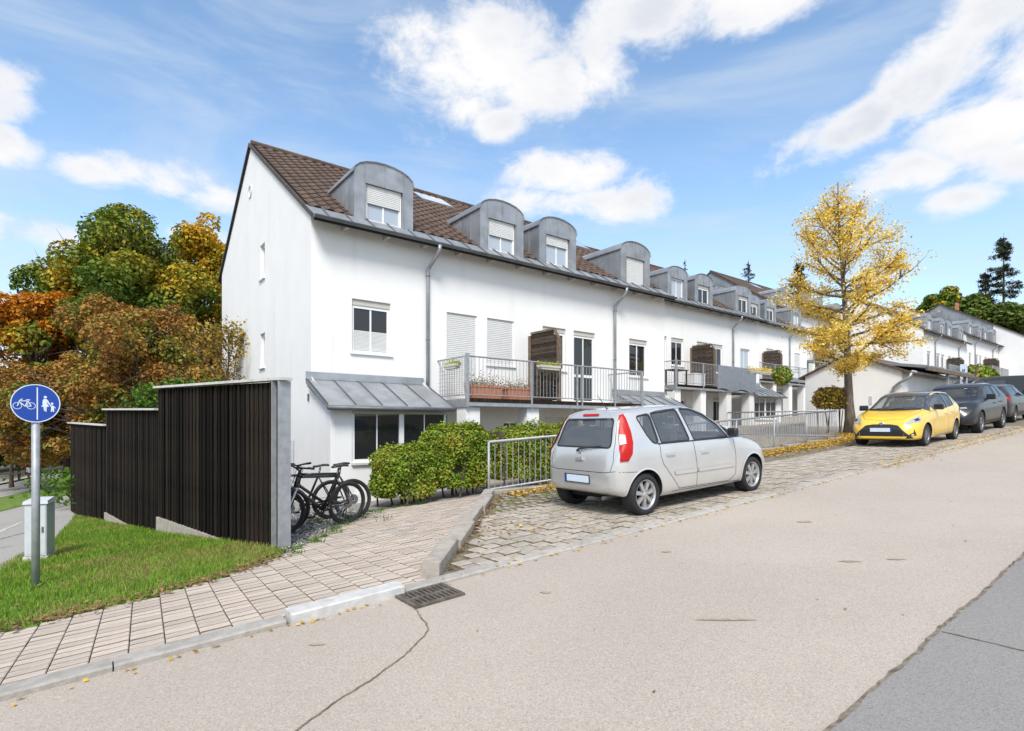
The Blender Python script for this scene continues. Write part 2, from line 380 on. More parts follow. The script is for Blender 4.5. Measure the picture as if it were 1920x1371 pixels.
leafmat('leaf_rust', [(.13,.085,.03),(.22,.13,.035),(.33,.17,.035),(.42,.17,.028),(.24,.22,.04),(.14,.18,.03),(.10,.15,.025)], .55, .6, trans=.2)
leafmat('leaf_fresh', [(.055,.12,.014),(.09,.18,.02),(.14,.24,.03)], .3, 1.2, trans=.3)
leafmat('leaf_dark', [(.05,.095,.016),(.085,.135,.02),(.15,.18,.026)], .4, .2, trans=.2)
leafmat('leaf_spruce', [(.035,.05,.03),(.06,.075,.04),(.10,.10,.055)], .3, .3, trans=.1)
leafmat('leaf_litter', [(.28,.15,.02),(.50,.29,.03),(.62,.40,.06),(.30,.19,.07)], .3, 1, trans=.1)
leafmat('leaf_brown', [(.13,.075,.03),(.22,.13,.06),(.32,.20,.09)], .2, 1, trans=.1)
leafmat('leaf_mixed', [(.10,.11,.02),(.24,.18,.03),(.42,.25,.04),(.32,.32,.05)], .4, 1.5, trans=.2)
leafmat('flower', [(.10,.16,.03),(.25,.22,.10),(.50,.42,.36),(.55,.45,.10)], .3, 6, trans=.2)
leafmat('flower_lime', [(.26,.34,.03),(.45,.48,.05),(.62,.55,.06)], .3, 6, trans=.2)
# ================================================================== TERRAIN AND PAVING
CA, SA = math.cos(AZ), math.sin(AZ)
def base(x): return -1.485 + .055*min(max(x, -30), 110)
def zleft(x, y): return base(x) - .065*min(max(y-4.2, 0), 16.3)
def sm(e0, e1, x):
    t = min(max((x-e0)/(e1-e0), 0), 1); return t*t*(3-2*t)
def zyard(x, y): return base(x) - .42*(1-sm(20, 26, x))
def ground_z(x, y):
    zl = zleft(x, y); zr = min(base(x), zyard(x, y) if y > 7.5 else base(x))
    k = sm(6.5, 10, x)
    z = zl*(1-k) + zr*k
    return z - .07
def grid_axis(lo, hi, dense_lo, dense_hi, step, grow=1.5):
    a = list(np.arange(dense_lo, dense_hi+1e-6, step)); s = step
    v = dense_lo
    while v > lo: s *= grow; v -= s; a.insert(0, max(v, lo))
    s = step; v = dense_hi
    while v < hi: s *= grow; v += s; a.append(min(v, hi))
    return a
def make_ground():
    xs = grid_axis(-700, 900, -8, 34, 1.0); ys = grid_axis(-500, 900, -4, 30, 1.0)
    mb = MB(); n = len(xs)
    for y in ys:
        for x in xs: mb.v.append((x, y, ground_z(x, y)))
    for j in range(len(ys)-1):
        for i in range(n-1): mb.f.append((j*n+i, j*n+i+1, (j+1)*n+i+1, (j+1)*n+i))
    tag(mb.build('ground', 'soil', smooth=True), kind='structure')
make_ground()
def sheet(name, poly, zf, mat, off=0.0, kind='structure', parent=None):
    n = len(poly); ar = sum(poly[i][0]*poly[(i+1)%n][1]-poly[(i+1)%n][0]*poly[i][1] for i in range(n))
    if ar < 0: poly = poly[::-1]
    bm = bmesh.new(); vs = [bm.verts.new((p[0], p[1], zf(p[0], p[1])+off)) for p in poly]; bm.faces.new(vs)
    bmesh.ops.triangulate(bm, faces=bm.faces)
    m = bpy.data.meshes.new(name); bm.to_mesh(m); bm.free(); m.materials.append(MAT[mat])
    o = link(name, m, parent)
    if kind: o['kind'] = kind
    return o
zb = lambda x, y: base(x)
KY0, KY1 = 4.08, 4.22
road = sheet('road', [(-30, -16), (110, -16), (110, KY0+.02), (-30, KY0+.02)], zb, 'asphalt')
# repaired darker strip with sealed seams
patch = sheet('asphalt_patch', [(-30, -16), (110, -16), (110, 1.07), (-30, 1.07)], zb, 'asphalt_patch', .004)
def ribbon(name, pts, w, zf, mat, off, jit=.3, step=.05, seed=1, kind='structure', parent=None):
    rnd = random.Random(seed); P = []
    for (a, b) in zip(pts[:-1], pts[1:]):
        a, b = Vector(a), Vector(b); k = max(1, int((b-a).length/step))
        for i in range(k): P.append(a.lerp(b, i/k))
    P.append(Vector(pts[-1])); mb = MB(); drift = 0
    for i, p in enumerate(P):
        d = (P[min(i+1, len(P)-1)] - P[max(i-1, 0)]).normalized(); nrm = Vector((-d.y, d.x))
        drift = drift*.85 + rnd.uniform(-1, 1)*w*jit
        for sg in (-1, 1):
            q = p + nrm*(drift + sg*w*.5*rnd.uniform(.45, 1.3)); mb.v.append((q.x, q.y, zf(q.x, q.y)+off))
    for i in range(len(P)-1): mb.f.append((2*i, 2*i+2, 2*i+3, 2*i+1))
    o = mb.build(name, mat, parent)
    if kind: o['kind'] = kind
    return o
ribbon('asphalt_seam', [(1.5, 1.075), (16, 1.075)], .022, zb, 'crack', .008, seed=4)
ribbon('asphalt_seam', [(4.12, 1.06), (4.2, -1.5)], .014, zb, 'crack', .008, seed=5)
ribbon('road_crack', [(1.97, 3.72), (1.93, 3.55), (1.84, 3.29), (1.62, 3.1), (1.36, 2.95), (1.07, 2.83), (.8, 2.69), (.3, 2.48), (-.4, 2.2)], .012, zb, 'crack', .005, jit=.4, step=.02, seed=8)
for i, (x, y, lx, ly) in enumerate([(3.38, 2.05, .20, .018), (5.30, 2.02, .10, .03), (5.62, 1.78, .08, .03), (2.9, 3.3, .05, .03), (1.2, 3.6, .07, .02), (6.6, 3.0, .09, .04), (4.5, 3.35, .05, .03)]):
    mb = MB(); rnd = random.Random(i); n = 22; pts = []
    for k in range(n):
        a = 2*math.pi*k/n; r = rnd.uniform(.6, 1.15)
        dx, dy = math.cos(a)*lx*r, math.sin(a)*ly*r
        px_, py_ = x + dx*.7 - dy*.71, y - dx*.7 - dy*.7
        pts.append((px_, py_, base(px_)+.005))
    mb.v = pts; mb.f = [tuple(range(n))]; tag(mb.build('road_stain', 'stain'), kind='structure')

# ---- sidewalk with single pavers
WALL_A, WALL_B = Vector((2.42, 4.30)), Vector((5.42, 7.60))
back_edge = [(-6, 5.55), (-.5, 5.8), (.44, 5.98), (1.04, 6.19), (1.86, 6.79), (2.6, 7.67), (3.4, 8.75), (4.26, 9.67), (5.33, 9.62), (7.6, 9.2)]
walk_poly = [(-6, KY1), (2.40, KY1), tuple(WALL_A), tuple(WALL_B), (7.6, 7.72)] + back_edge[::-1]
sidewalk = sheet('sidewalk', walk_poly, zleft, 'joint', -.012)
def inside(p, poly):
    x, y = p; c = False; j = len(poly)-1
    for i in range(len(poly)):
        xi, yi = poly[i]; xj, yj = poly[j]
        if (yi > y) != (yj > y) and x < (xj-xi)*(y-yi)/(yj-yi)+xi: c = not c
        j = i
    return c
def clip_half(poly, a, b):                     # keep the part left of a->b
    out = []; n = len(poly)
    def sd(p): return (b[0]-a[0])*(p[1]-a[1]) - (b[1]-a[1])*(p[0]-a[0])
    for i in range(n):
        p, q = poly[i], poly[(i+1) % n]; dp, dq = sd(p), sd(q)
        if dp >= 0: out.append(p)
        if dp*dq < 0:
            t = dp/(dp-dq); out.append((p[0]+(q[0]-p[0])*t, p[1]+(q[1]-p[1])*t))
    return out
def slab_mesh(name, poly, zf, h, mat, bev=.006):
    mb = MB(); n = len(poly); c = (sum(p[0] for p in poly)/n, sum(p[1] for p in poly)/n)
    inner = [(p[0]+(c[0]-p[0])*bev/.1, p[1]+(c[1]-p[1])*bev/.1) for p in poly]
    for P, dz in ((poly, -.03), (poly, h-.004), (inner, h)):
        for p in P: mb.v.append((p[0], p[1], zf(p[0], p[1])+dz))
    for k in (0, 1):
        for i in range(n): mb.f.append((k*n+i, k*n+(i+1) % n, (k+1)*n+(i+1) % n, (k+1)*n+i))
    mb.f.append(tuple(2*n+i for i in range(n))); mb.nside = n
    return mb
def side_dirt(me):                              # the flanks of a stone carry the dirt of the joint
    me.materials.append(MAT['joint'])
    for p in me.polygons:
        if abs(p.normal.z) < .8: p.material_index = 1
    return me
def lay_pavers():
    vd = Vector((.074, .997)).normalized(); W, L, gap = .205, .118, .007
    todo = []; rnd = random.Random(3)
    for i in range(-4, 42):
        x0 = -1.0 + i*W
        off = (i % 2)*L*.5 + rnd.uniform(-.012, .012)
        for j in range(-2, 54):
            v0 = 4.22 - .3 + j*L + off
            def pt(u, v):
                q = Vector((x0+u, 0)) + vd*((v-4.22)) + Vector((0, 4.22)); return (q.x, q.y)
            poly = [pt(gap/2, v0+.0068), pt(W-gap/2, v0+.0068), pt(W-gap/2, v0+L-.0068), pt(gap/2, v0+L-.0068)]
            c = (sum(p[0] for p in poly)/4, sum(p[1] for p in poly)/4)
            D = CA*c[0]+SA*c[1]; Rr = SA*c[0]-CA*c[1]
            if D < 2.4 or Rr/D < -.97: continue
            if not (inside(c, walk_poly) or any(inside(p, walk_poly) for p in poly[:2]) and c[1] < 5): continue
            full = all(inside(p, walk_poly) for p in poly)
            if not full:
                poly = clip_half(poly, (-10, KY1+.004), (10, KY1+.004))
                a = (WALL_B[0]-.0, WALL_B[1]); b = (WALL_A[0]-.0, WALL_A[1])
                if c[0] > 1.6 and c[1] < 7.7: poly = clip_half(poly, tuple(WALL_A - Vector((.02, -.02))), tuple(WALL_B - Vector((.02, -.02))))
                if len(poly) < 3: continue
                ar = abs(sum(poly[k][0]*poly[(k+1)%len(poly)][1]-poly[(k+1)%len(poly)][0]*poly[k][1] for k in range(len(poly))))/2
                if ar < .004: continue
            todo.append((D, c, poly, full))
    todo.sort(key=lambda q: q[0]); rest = MB(); shared = None
    for k, (D, c, poly, full) in enumerate(todo):
        dz = rnd.uniform(-.003, .003)
        zf = lambda x, y: zleft(x, y)+.004
        if k < 300:
            loc = [(p[0]-c[0], p[1]-c[1]) for p in poly]; zc = zleft(*c)
            g = lambda x, y: zleft(x+c[0], y+c[1]) - zc + .004
            if full:
                if shared is None: shared = side_dirt(slab_mesh('paver', loc, g, .006, 'paver').mesh('paver', 'paver'))
                me = shared
            else: me = side_dirt(slab_mesh('paver', loc, g, .006, 'paver').mesh('paver', 'paver'))
            link('paver', me, sidewalk, (c[0], c[1], zc+dz), (rnd.uniform(-.006, .006), rnd.uniform(-.006, .006), rnd.uniform(-.008, .008)))
        else:
            m = slab_mesh('p', poly, zf, .006+dz, 'paver'); rest.add(m.v, m.f)
    if rest.v:
        o = tag(rest.build('far_pavers', 'paver_field', sidewalk), kind='stuff'); side_dirt(o.data)
    print('pavers', len(todo))
lay_pavers()

# ---- kerbs
kerb = empty('kerb', (0, 0, 0)); kerb['kind'] = 'structure'
def kerb_stone(x0, x1, top, y0=KY0, y1=KY1, mat='kerb', parent=None, rnd=random.Random(2)):
    j = rnd.uniform(-.004, .004); mb = MB(); b = .012
    for x in (x0+.004, x1-.004):
        z = base(x)
        mb.v += [(x, y0+j, z-.15), (x, y0+j, z+top-b), (x, y0+j+b, z+top), (x, y1+j, z+top), (x, y1+j, z-.15)]
    mb.f = [(0,1,6,5), (1,2,7,6), (2,3,8,7), (3,4,9,8), (0,4,3,2,1), (5,6,7,8,9)]
    return mb.build('kerb_stone', mat, parent or kerb, fixn=True)
x = -5.85
while x < 1.1: kerb_stone(x, min(x+1.0, 1.17), .042); x += 1.0
kerb_stone(1.17, 2.06, .082, KY0-.02, KY1, 'white_paint')
x = 2.07
while x < 40: kerb_stone(x, x+1.0, .022 if x > 2.5 else .03); x += 1.0
# ---- diagonal edging wall between path and bay
ew = empty('edging_wall', (WALL_A.x, WALL_A.y, base(WALL_A.x)), label='low weathered concrete edging wall running diagonally beside the parking bay', cat='edging wall')
dW = (WALL_B-WALL_A); LW = dW.length; dW.normalize(); nW = Vector((-dW.y, dW.x)); segs = [0, .95, 1.95, 2.95, 3.95, LW]
for k in range(len(segs)-1):
    if segs[k+1]-segs[k] < .1: continue
    mb = MB(); hh = .115 - .012*(k % 2) + (.0 if k else .02); ov = .03*(k % 2)
    for s_ in (segs[k]+.004, segs[k+1]-.004):
        for (t_, dz) in ((-.085-ov, -.5), (-.085-ov, hh-.012), (-.07-ov, hh), (.07, hh), (.085, hh-.012), (.085, -.5)):
            p = WALL_A + dW*s_ + nW*t_; mb.v.append((p.x-WALL_A.x, p.y-WALL_A.y, base(p.x)+dz-base(WALL_A.x)))
    mb.f = [(i, i+1, i+7, i+6) for i in range(5)] + [tuple(range(6)), tuple(range(11, 5, -1))]
    mb.build('edging_stone', 'concrete', ew, fixn=True)
# ---- parking bay: single setts, the far ones as one field
bay_poly = [(2.45, KY1), (40, KY1), (40, 7.62), (5.44, 7.62)]
bay = sheet('parking_bay', bay_poly, zb, 'joint', -.018)
def lay_setts():
    rnd = random.Random(5); todo = []
    y = KY1+.01; row = 0
    while y < 7.5:
        grassy = y > 6.15
        h = .165; x = 2.3 + rnd.uniform(0, .15)
        while x < (26 if not grassy else 12):
            w = rnd.uniform(.17, .23) if not grassy else .13
            g = .019 if not grassy else .05
            c = (x+w/2, y+h/2)
            poly = [(x+g/2+rnd.uniform(-.004,.004), y+g/2), (x+w-g/2, y+g/2+rnd.uniform(-.004,.004)), (x+w-g/2+rnd.uniform(-.004,.004), y+h-g/2), (x+g/2, y+h-g/2+rnd.uniform(-.004,.004))]
            if inside((c[0]-.05, c[1]), bay_poly) and inside((c[0]-.09, c[1]+.1), bay_poly) and not (grassy and rnd.random() < .3):
                todo.append((CA*c[0]+SA*c[1], c, poly, grassy))
            x += w
        y += h + (.0 if not grassy else .02); row += 1
    todo.sort(key=lambda q: q[0] + (3 if q[3] else 0)); field = MB()
    for k, (D, c, poly, gr) in enumerate(todo):
        h = rnd.uniform(-.006, .006) - (.006 if gr else 0)
        if k < 300:
            loc = [(p[0]-c[0], p[1]-c[1]) for p in poly]; zc = base(c[0])
            m = slab_mesh('s', loc, lambda x, y: base(x+c[0])-zc, .010, 'cobble', .013)
            link('paving_sett', side_dirt(m.mesh('paving_sett', 'cobble')), bay, (c[0], c[1], zc+h), (rnd.uniform(-.012,.012), rnd.uniform(-.012,.012), 0))
        else:
            m = slab_mesh('s', poly, lambda x, y: base(x)+h, .008, 'cobble', .009); field.add(m.v, m.f)
    side_dirt(tag(field.build('far_setts', 'cobble_field', bay), kind='stuff').data); print('setts', len(todo))
lay_setts()
# ---- drain grate
gr = empty('drain_grate', (2.19, 3.895, base(2.19)), (0, -math.atan(.055), 0), 'rusty square cast iron drain grate in the road by the kerb', 'drain')
MB().box(-.2, .2, -.165, .165, .003, .006).build('pit', 'dark_void', gr)  # dark plate on the road, stands in for the shaded pit
fr = MB()
for a in ((-.22, .22, -.185, -.15), (-.22, .22, .15, .185), (-.22, -.185, -.15, .15), (.185, .22, -.15, .15), (-.185, .185, -.018, .018)): fr.box(*a, .004, .02)
fr.build('grate_frame', 'iron', gr)
for sy in (-.084, .084):
    for k in range(9):
        xx = -.165 + k*.041
        MB().box(xx-.009, xx+.009, sy-.066, sy+.066, .004, .0185).build('grate_bar', 'iron', gr)
# ---- lawn, gravel, left path and street
def pd(u, D): t = (u-960)/1040.0; return (CA*D+SA*t*D, SA*D-CA*t*D)
FEN = [pd(527, 7.2), pd(298, 10.03), pd(200, 12.89), pd(133, 16.05)]
path_edge = [(-6, 8.6), (-1.7, 9.0), (-.84, 9.78), (-.4, 13.08), (-.19, 17.7), (-.15, 20.45)]
lawn_poly = back_edge[:5] + [(2.0, 7.3)] + [tuple(p) for p in FEN] + path_edge[::-1]
lawn = sheet('lawn', lawn_poly, zleft, 'lawn')
gravel_poly = [tuple(back_edge[4]), (2.6, 7.67), (3.4, 8.75), (4.26, 9.67), (7.6, 9.2), (7.6, 11.7), (4.3, 11.7), (4.3, 20.4)] + [tuple(p) for p in FEN[::-1]] + [(2.0, 7.3)]
sheet('gravel_bed', gravel_poly, zleft, 'gravel', .002)
left_path = sheet('left_path', [(-14, 8.9)] + path_edge[:-1] + [(-.15, 20.45), (-14, 20.45)], zleft, 'asphalt_left', .004)
zflat = lambda x, y: zleft(0, 30)
sheet('left_path_end', [pd(-500, 16.2), pd(-20, 16.55), pd(136, 20.5), pd(136, 17.6), (-.15, 20.4), (-14, 20.4)], lambda x, y: zleft(0, 30)+.055*min(0, max(x, -30)), 'asphalt_left', .006)
ribbon('lane_line', [(-1.50, 16.0), (-1.22, 19.3)], .12, zleft, 'white_paint', .009, jit=.02, step=.3)
ribbon('lane_line', [(-2.3, 9.5), (-1.75, 13.4)], .12, zleft, 'white_paint', .009, jit=.02, step=.3)
ribbon('path_seam', [(-1.6, 13.6), (-1.05, 15.2), (-.55, 16.6)], .05, zleft, 'crack', .009, seed=9)
ribbon('path_seam', [(-1.9, 12.4), (-.95, 12.9)], .04, zleft, 'crack', .009, seed=10)
verge_z = lambda x, y: zleft(0, 30) + .055*min(0, max(x, -30))
sheet('verge', [pd(-600, 16.3), pd(-10, 16.7), pd(136, 20.7), pd(150, 24), pd(128, 24.4), pd(0, 20.2), pd(-600, 15.8+3)], lambda x, y: verge_z(x, y)+.02, 'lawn')
sheet('street', [pd(-900, 16), pd(0, 20.2), pd(128, 24.4), pd(330, 32), pd(330, 42), pd(128, 31), pd(0, 24.6), pd(-900, 19)], verge_z, 'asphalt_left', .03)
sheet('street_pavement', [pd(-900, 19), pd(0, 24.6), pd(128, 31), pd(330, 42), pd(330, 44), pd(128, 32.2), pd(0, 25.4), pd(-900, 19.5)], verge_z, 'kerb', .1)
sheet('meadow', [pd(-900, 19.5), pd(0, 25.4), pd(128, 32.2), pd(330, 44), pd(330, 80), pd(-900, 60)], verge_z, 'lawn', .03)
yard = sheet('yard_paving', [(7.6, 7.75), (20, 7.75), (20, 16.1), (17.2, 16.1), (17.2, 12.8), (7.6, 12.8)], lambda x, y: base(x)-.42, 'cobble_field', .0)
sheet('yard_ramp', [(20, 7.75), (26, 7.75), (26, 16.1), (20, 16.1)], zyard, 'cobble_field', .0)
sheet('upper_yard', [(26, 7.75), (80, 7.75), (80, 15), (26, 19.3)], zb, 'cobble_field', -.01)
# ---- grass blades, pebbles, leaf litter (nobody could count these)
def in_poly_pts(poly, n, seed):
    r = np.random.default_rng(seed); P = np.array(poly); lo, hi = P.min(0), P.max(0); out = []
    while len(out) < n:
        q = lo + (hi-lo)*r.random((n, 2))
        out += [tuple(p) for p in q if inside(p, poly)]
    return np.array(out[:n])
def blades(name, pts, zf, h, w, mat, label=None, cat='grass'):
    N = len(pts); r = np.random.default_rng(4)
    P = np.array([(p[0], p[1], zf(p[0], p[1])) for p in pts]); a = r.random(N)*6.283
    d = np.stack([np.cos(a), np.sin(a), np.zeros(N)], 1); hh = (h*r.uniform(.5, 1.4, N))[:, None]; ln = r.normal(size=(N, 3))*.45; ln[:, 2] = 1
    ln /= np.linalg.norm(ln, axis=1)[:, None]; ww = (w*r.uniform(.7, 1.3, N))[:, None]
    V = np.empty((N, 4, 3)); V[:, 0] = P - d*ww/2; V[:, 1] = P + d*ww/2; tip = P + ln*hh; V[:, 2] = tip + d*ww*.12; V[:, 3] = tip - d*ww*.12
    return tag(link(name, quads_mesh(name, V, mat)), label, cat if label else None, kind='stuff')
lp = in_poly_pts([(-.9, 5.75)] + back_edge[2:5] + [(2.0, 7.3)] + [tuple(p) for p in FEN] + path_edge[:2:-1] + [(-1.0, 9.6)], 42000, 1)
lp = np.array([p for p in lp if RNG.random() < min(1, 1.9 - .085*p[1])])
blades('lawn_grass', lp, zleft, .05, .010, 'leaf_grass', 'short bright green grass between the sidewalk and the board fence')
def litter(name, pts, zf, size, mat, label, lift=.012):
    P = np.array([(p[0], p[1], zf(p[0], p[1])+lift) for p in pts]); V = leaf_quads(P, size, up=2.2, aspect=.75, flat=1)
    return tag(link(name, quads_mesh(name, V, mat)), label, 'leaves', kind='stuff')
def band(poly, n, sig, seed):
    r = np.random.default_rng(seed); out = []
    seg = [(Vector(a), Vector(b)) for a, b in zip(poly[:-1], poly[1:])]; L = [(b-a).length for a, b in seg]; tot = sum(L)
    for _ in range(n):
        s_ = r.random()*tot; k = 0
        while s_ > L[k] and k < len(L)-1: s_ -= L[k]; k += 1
        a, b = seg[k]; p = a.lerp(b, s_/L[k]); d = (b-a).normalized(); q = p + Vector((-d.y, d.x))*r.normal()*sig; out.append((q.x, q.y))
    return out
pts = band([(-.7, 5.85), (.44, 6.06), (1.04, 6.27), (1.86, 6.87)], 520, .10, 2) + [tuple(p) for p in lp[:220]]
litter('fallen_brown_leaves', pts, zleft, .048, 'leaf_brown', 'dry brown fallen leaves along the edge of the lawn', .03)
zroad = lambda x, y: base(x) + (.0 if y < KY0 else .03)
pts = band([(-.5, KY0-.04), (2.0, KY0-.05)], 34, .03, 3) + band([(2.4, KY0-.03), (14, KY0-.03)], 200, .04, 4) + band([(12, KY0+.0), (30, KY0+.05)], 2200, .16, 5)
litter('fallen_kerb_leaves', pts, zroad, .038, 'leaf_litter', 'yellow fallen leaves blown along the kerb of the parking bay')
pts = band([(5.6, 7.35), (13, 7.3)], 2600, .2, 6) + band([(13, 7.2), (22, 7.2)], 5200, .33, 7) + [(20.9+q[0]*1.5, 7.6+q[1]*.9) for q in np.random.default_rng(3).normal(size=(3500, 2))]
pts = [p for p in pts if p[1] < 8.8]
litter('fallen_yellow_leaves', pts, lambda x, y: base(x)+.012, .055, 'leaf_litter', 'carpet of yellow fallen leaves below the railing and the tree')
litter('wall_foot_leaves', [p for p in band([(2.6, 4.42), (5.55, 7.45)], 420, .05, 8)], lambda x, y: base(x)+.012, .04, 'leaf_brown', 'dry leaves gathered at the foot of the diagonal edging wall')
pts = [(2.5+q[0]*2, 4.9+q[1]*.8) for q in np.random.default_rng(6).random((90, 2))] + [(x_, 4.3+y_) for x_, y_ in zip(np.random.default_rng(7).uniform(3, 16, 160), np.random.default_rng(8).uniform(0, 2, 160))]
pts = [p for p in pts if inside(p, bay_poly)]
litter('scattered_bay_leaves', pts, lambda x, y: base(x)+.012, .045, 'leaf_litter', 'few dry leaves scattered over the setts of the bay')
litter('road_leaves', [(q[0]*9+.3, q[1]*2.6+1.3) for q in np.random.default_rng(21).random((16, 2))], lambda x, y: base(x)-.004, .024, 'leaf_brown', 'few tiny dry leaves scattered over the asphalt road')
# weeds in the joints
wp = []
r = random.Random(12)
for _ in range(60):
    c = (r.uniform(2.6, 9), r.uniform(4.25, 6.2))
    if inside(c, bay_poly): wp += [(c[0]+r.gauss(0, .035), c[1]+r.gauss(0, .02)) for _ in range(r.randint(10, 40))]
for _ in range(160): c = (r.uniform(4.2, 9), r.uniform(6.3, 7.45)); wp += [(c[0]+r.gauss(0, .04), c[1]+r.gauss(0, .03)) for _ in range(22)] if inside(c, bay_poly) else []
blades('joint_weeds', wp, lambda x, y: base(x)-.01, .03, .008, 'leaf_grass', 'low green weeds growing in the joints of the bay', 'weeds')
wp = []
for (x_, y_) in band(back_edge[4:9], 90, .1, 14) + [(r.uniform(2.4, 4), r.uniform(8.2, 10)) for _ in range(40)]:
    if r.random() < .7: wp += [(x_+r.gauss(0, .05), y_+abs(r.gauss(0, .05))) for _ in range(18)]
blades('gravel_weeds', wp, zleft, .06, .012, 'leaf_fresh', 'small green weeds growing in the gravel beside the bicycles', 'weeds')
gp = in_poly_pts([(1.95, 6.95), (2.6, 7.72), (3.4, 8.8), (4.2, 9.7), (4.2, 11), (2.2, 11), (2.0, 7.6)], 5200, 9)
P = np.array([(p[0], p[1], zleft(*p)+.008) for p in gp])
tag(link('pebbles', quads_mesh('pebbles', leaf_quads(P, .045, up=1.2, aspect=.9), 'pebble')), 'loose grey gravel under the parked bicycles', 'gravel', kind='stuff')
# ================================================================== TERRACED HOUSES
ID = Matrix.Identity(4)
MW, MD = 13.01, 10.2                         # one block of two mirrored homes
RIDGE_Y, RIDGE_Z, EAVE_Y, EAVE_Z = 5.7, 8.72, -.42, 4.66
SLOPE = (RIDGE_Z-EAVE_Z)/(RIDGE_Y-EAVE_Y); PITCH = math.atan(SLOPE)
def roof_z(y): return EAVE_Z + SLOPE*(y-EAVE_Y) if y < RIDGE_Y else RIDGE_Z - SLOPE*(y-RIDGE_Y)
def holed(mb, u0, u1, z0, z1, holes, place, depth, clips=()):   # wall face with reveals; place(u, d, z)
    us = sorted({u0, u1, *[h[0] for h in holes], *[h[1] for h in holes]}); zs = sorted({z0, z1, *[h[2] for h in holes], *[h[3] for h in holes]})
    for a, b in zip(us[:-1], us[1:]):
        for c, d in zip(zs[:-1], zs[1:]):
            m = ((a+b)/2, (c+d)/2)
            if any(h[0] < m[0] < h[1] and h[2] < m[1] < h[3] for h in holes): continue
            poly = [(a, c), (b, c), (b, d), (a, d)]
            for cl in clips:
                if len(poly) > 2: poly = clip_half(poly, *cl)
            if len(poly) < 3: continue
            mb.add([place(p[0], 0, p[1]) for p in poly], [tuple(range(len(poly)))])
    for h in holes:
        c = [(h[0], h[2]), (h[1], h[2]), (h[1], h[3]), (h[0], h[3])]
        for i in range(4):
            p, q = c[i], c[(i+1) % 4]
            mb.add([place(p[0], 0, p[1]), place(p[0], depth, p[1]), place(q[0], depth, q[1]), place(q[0], 0, q[1])], [(0, 1, 2, 3)])
def slats(w, z0, z1, y, pitch=.045, x0=0):
    mb = MB(); n = max(1, int((z1-z0)/pitch)); p = (z1-z0)/n
    for i in range(n):
        z = z0 + i*p; mb.add([(x0, y, z), (x0+w, y, z), (x0+w, y-.012, z+p*.25), (x0, y-.012, z+p*.25), (x0, y-.012, z+p*.8), (x0+w, y-.012, z+p*.8), (x0, y, z+p), (x0+w, y, z+p)],
               [(0, 1, 2, 3), (3, 2, 5, 4), (4, 5, 7, 6)])
    return mb
def xf(mb, M): mb.v = [tuple(M @ Vector(v)) for v in mb.v]; return mb
def window(parent, M, w, h, kind, name='window', cover=.5, sub=True, depth=.13):
    """w x h opening; local x right, y into the wall, z up from the opening's lower left corner"""
    y0 = depth-.07; f = .07; top = .14 if kind in ('sash', 'blind', 'door') else .0
    fr = MB()
    H = h-top
    fr.box(0, f, y0, y0+.06, 0, H).box(w-f, w, y0, y0+.06, 0, H).box(f, w-f, y0, y0+.06, 0, f).box(f, w-f, y0, y0+.06, H-f, H)
    if kind in ('sash', 'blind', 'half', 'pale_pane', 'plain'): fr.box(w/2-.02, w/2+.02, y0+.012, y0+.05, f, H-f)
    if kind == 'door':
        fr.box(w/2-.02, w/2+.02, y0+.012, y0+.05, f, H-f); fr.box(f, w-f, y0+.005, y0+.055, H*.38, H*.38+.09)
    if kind == 'pair':
        fr.box(w/2-.06, w/2+.06, y0, y0+.06, f, H-f)
        for q in (.25, .75): fr.box(w*q-.012, w*q+.012, y0+.015, y0+.05, f, H-f)
    fo = xf(fr, M).build(name, 'pvc', parent)
    par = fo if sub else parent
    g = {'sash': 'glass', 'door': 'glass', 'pair': 'glass', 'plain': 'glass', 'blind': 'glass', 'half': 'glass_pale', 'pale_pane': 'glass_pale', 'shut': 'glass'}[kind]
    if kind == 'pair':
        for a, b in ((f, w/2-.06), (w/2+.06, w-f)): xf(MB().box(a, b, y0+.03, y0+.036, f, H-f), M).build('pane', g, par)
    elif kind in ('sash', 'door', 'blind', 'half', 'pale_pane', 'plain'):
        for a, b in ((f, w/2-.02), (w/2+.02, w-f)): xf(MB().box(a, b, y0+.03, y0+.036, f, H-f), M).build('pane', g, par)
    if top: xf(MB().box(.004, w-.004, y0-.02, y0+.05, H+.002, h-.003), M).build('shutter_box', 'shutter_beige', par)
    if kind == 'blind': xf(slats(w-2*f, f+.01, H*.48, y0+.029, .03, f), M).build('pleated_blind', 'shutter', par)
    if kind == 'shut': xf(slats(w-.02, .01, h-.004, y0-.01, .052, .01), M).build('roller_shutter', 'shutter', par)
    if kind == 'half': xf(slats(w-.1, h*(1-cover), h-.004, y0-.01, .045, .05), M).build('roller_shutter', 'shutter', par)
    return fo
def sill(parent, M, w, mat='pvc'):
    xf(MB().box(-.05, w+.05, -.05, .1, -.035, -.003), M).build('sill', mat, parent)
def T(x, y, z): return Matrix.Translation((x, y, z))
RZ90 = Matrix.Rotation(-math.pi/2, 4, 'Z')           # for a wall that faces -x: local +x (right) runs towards -y

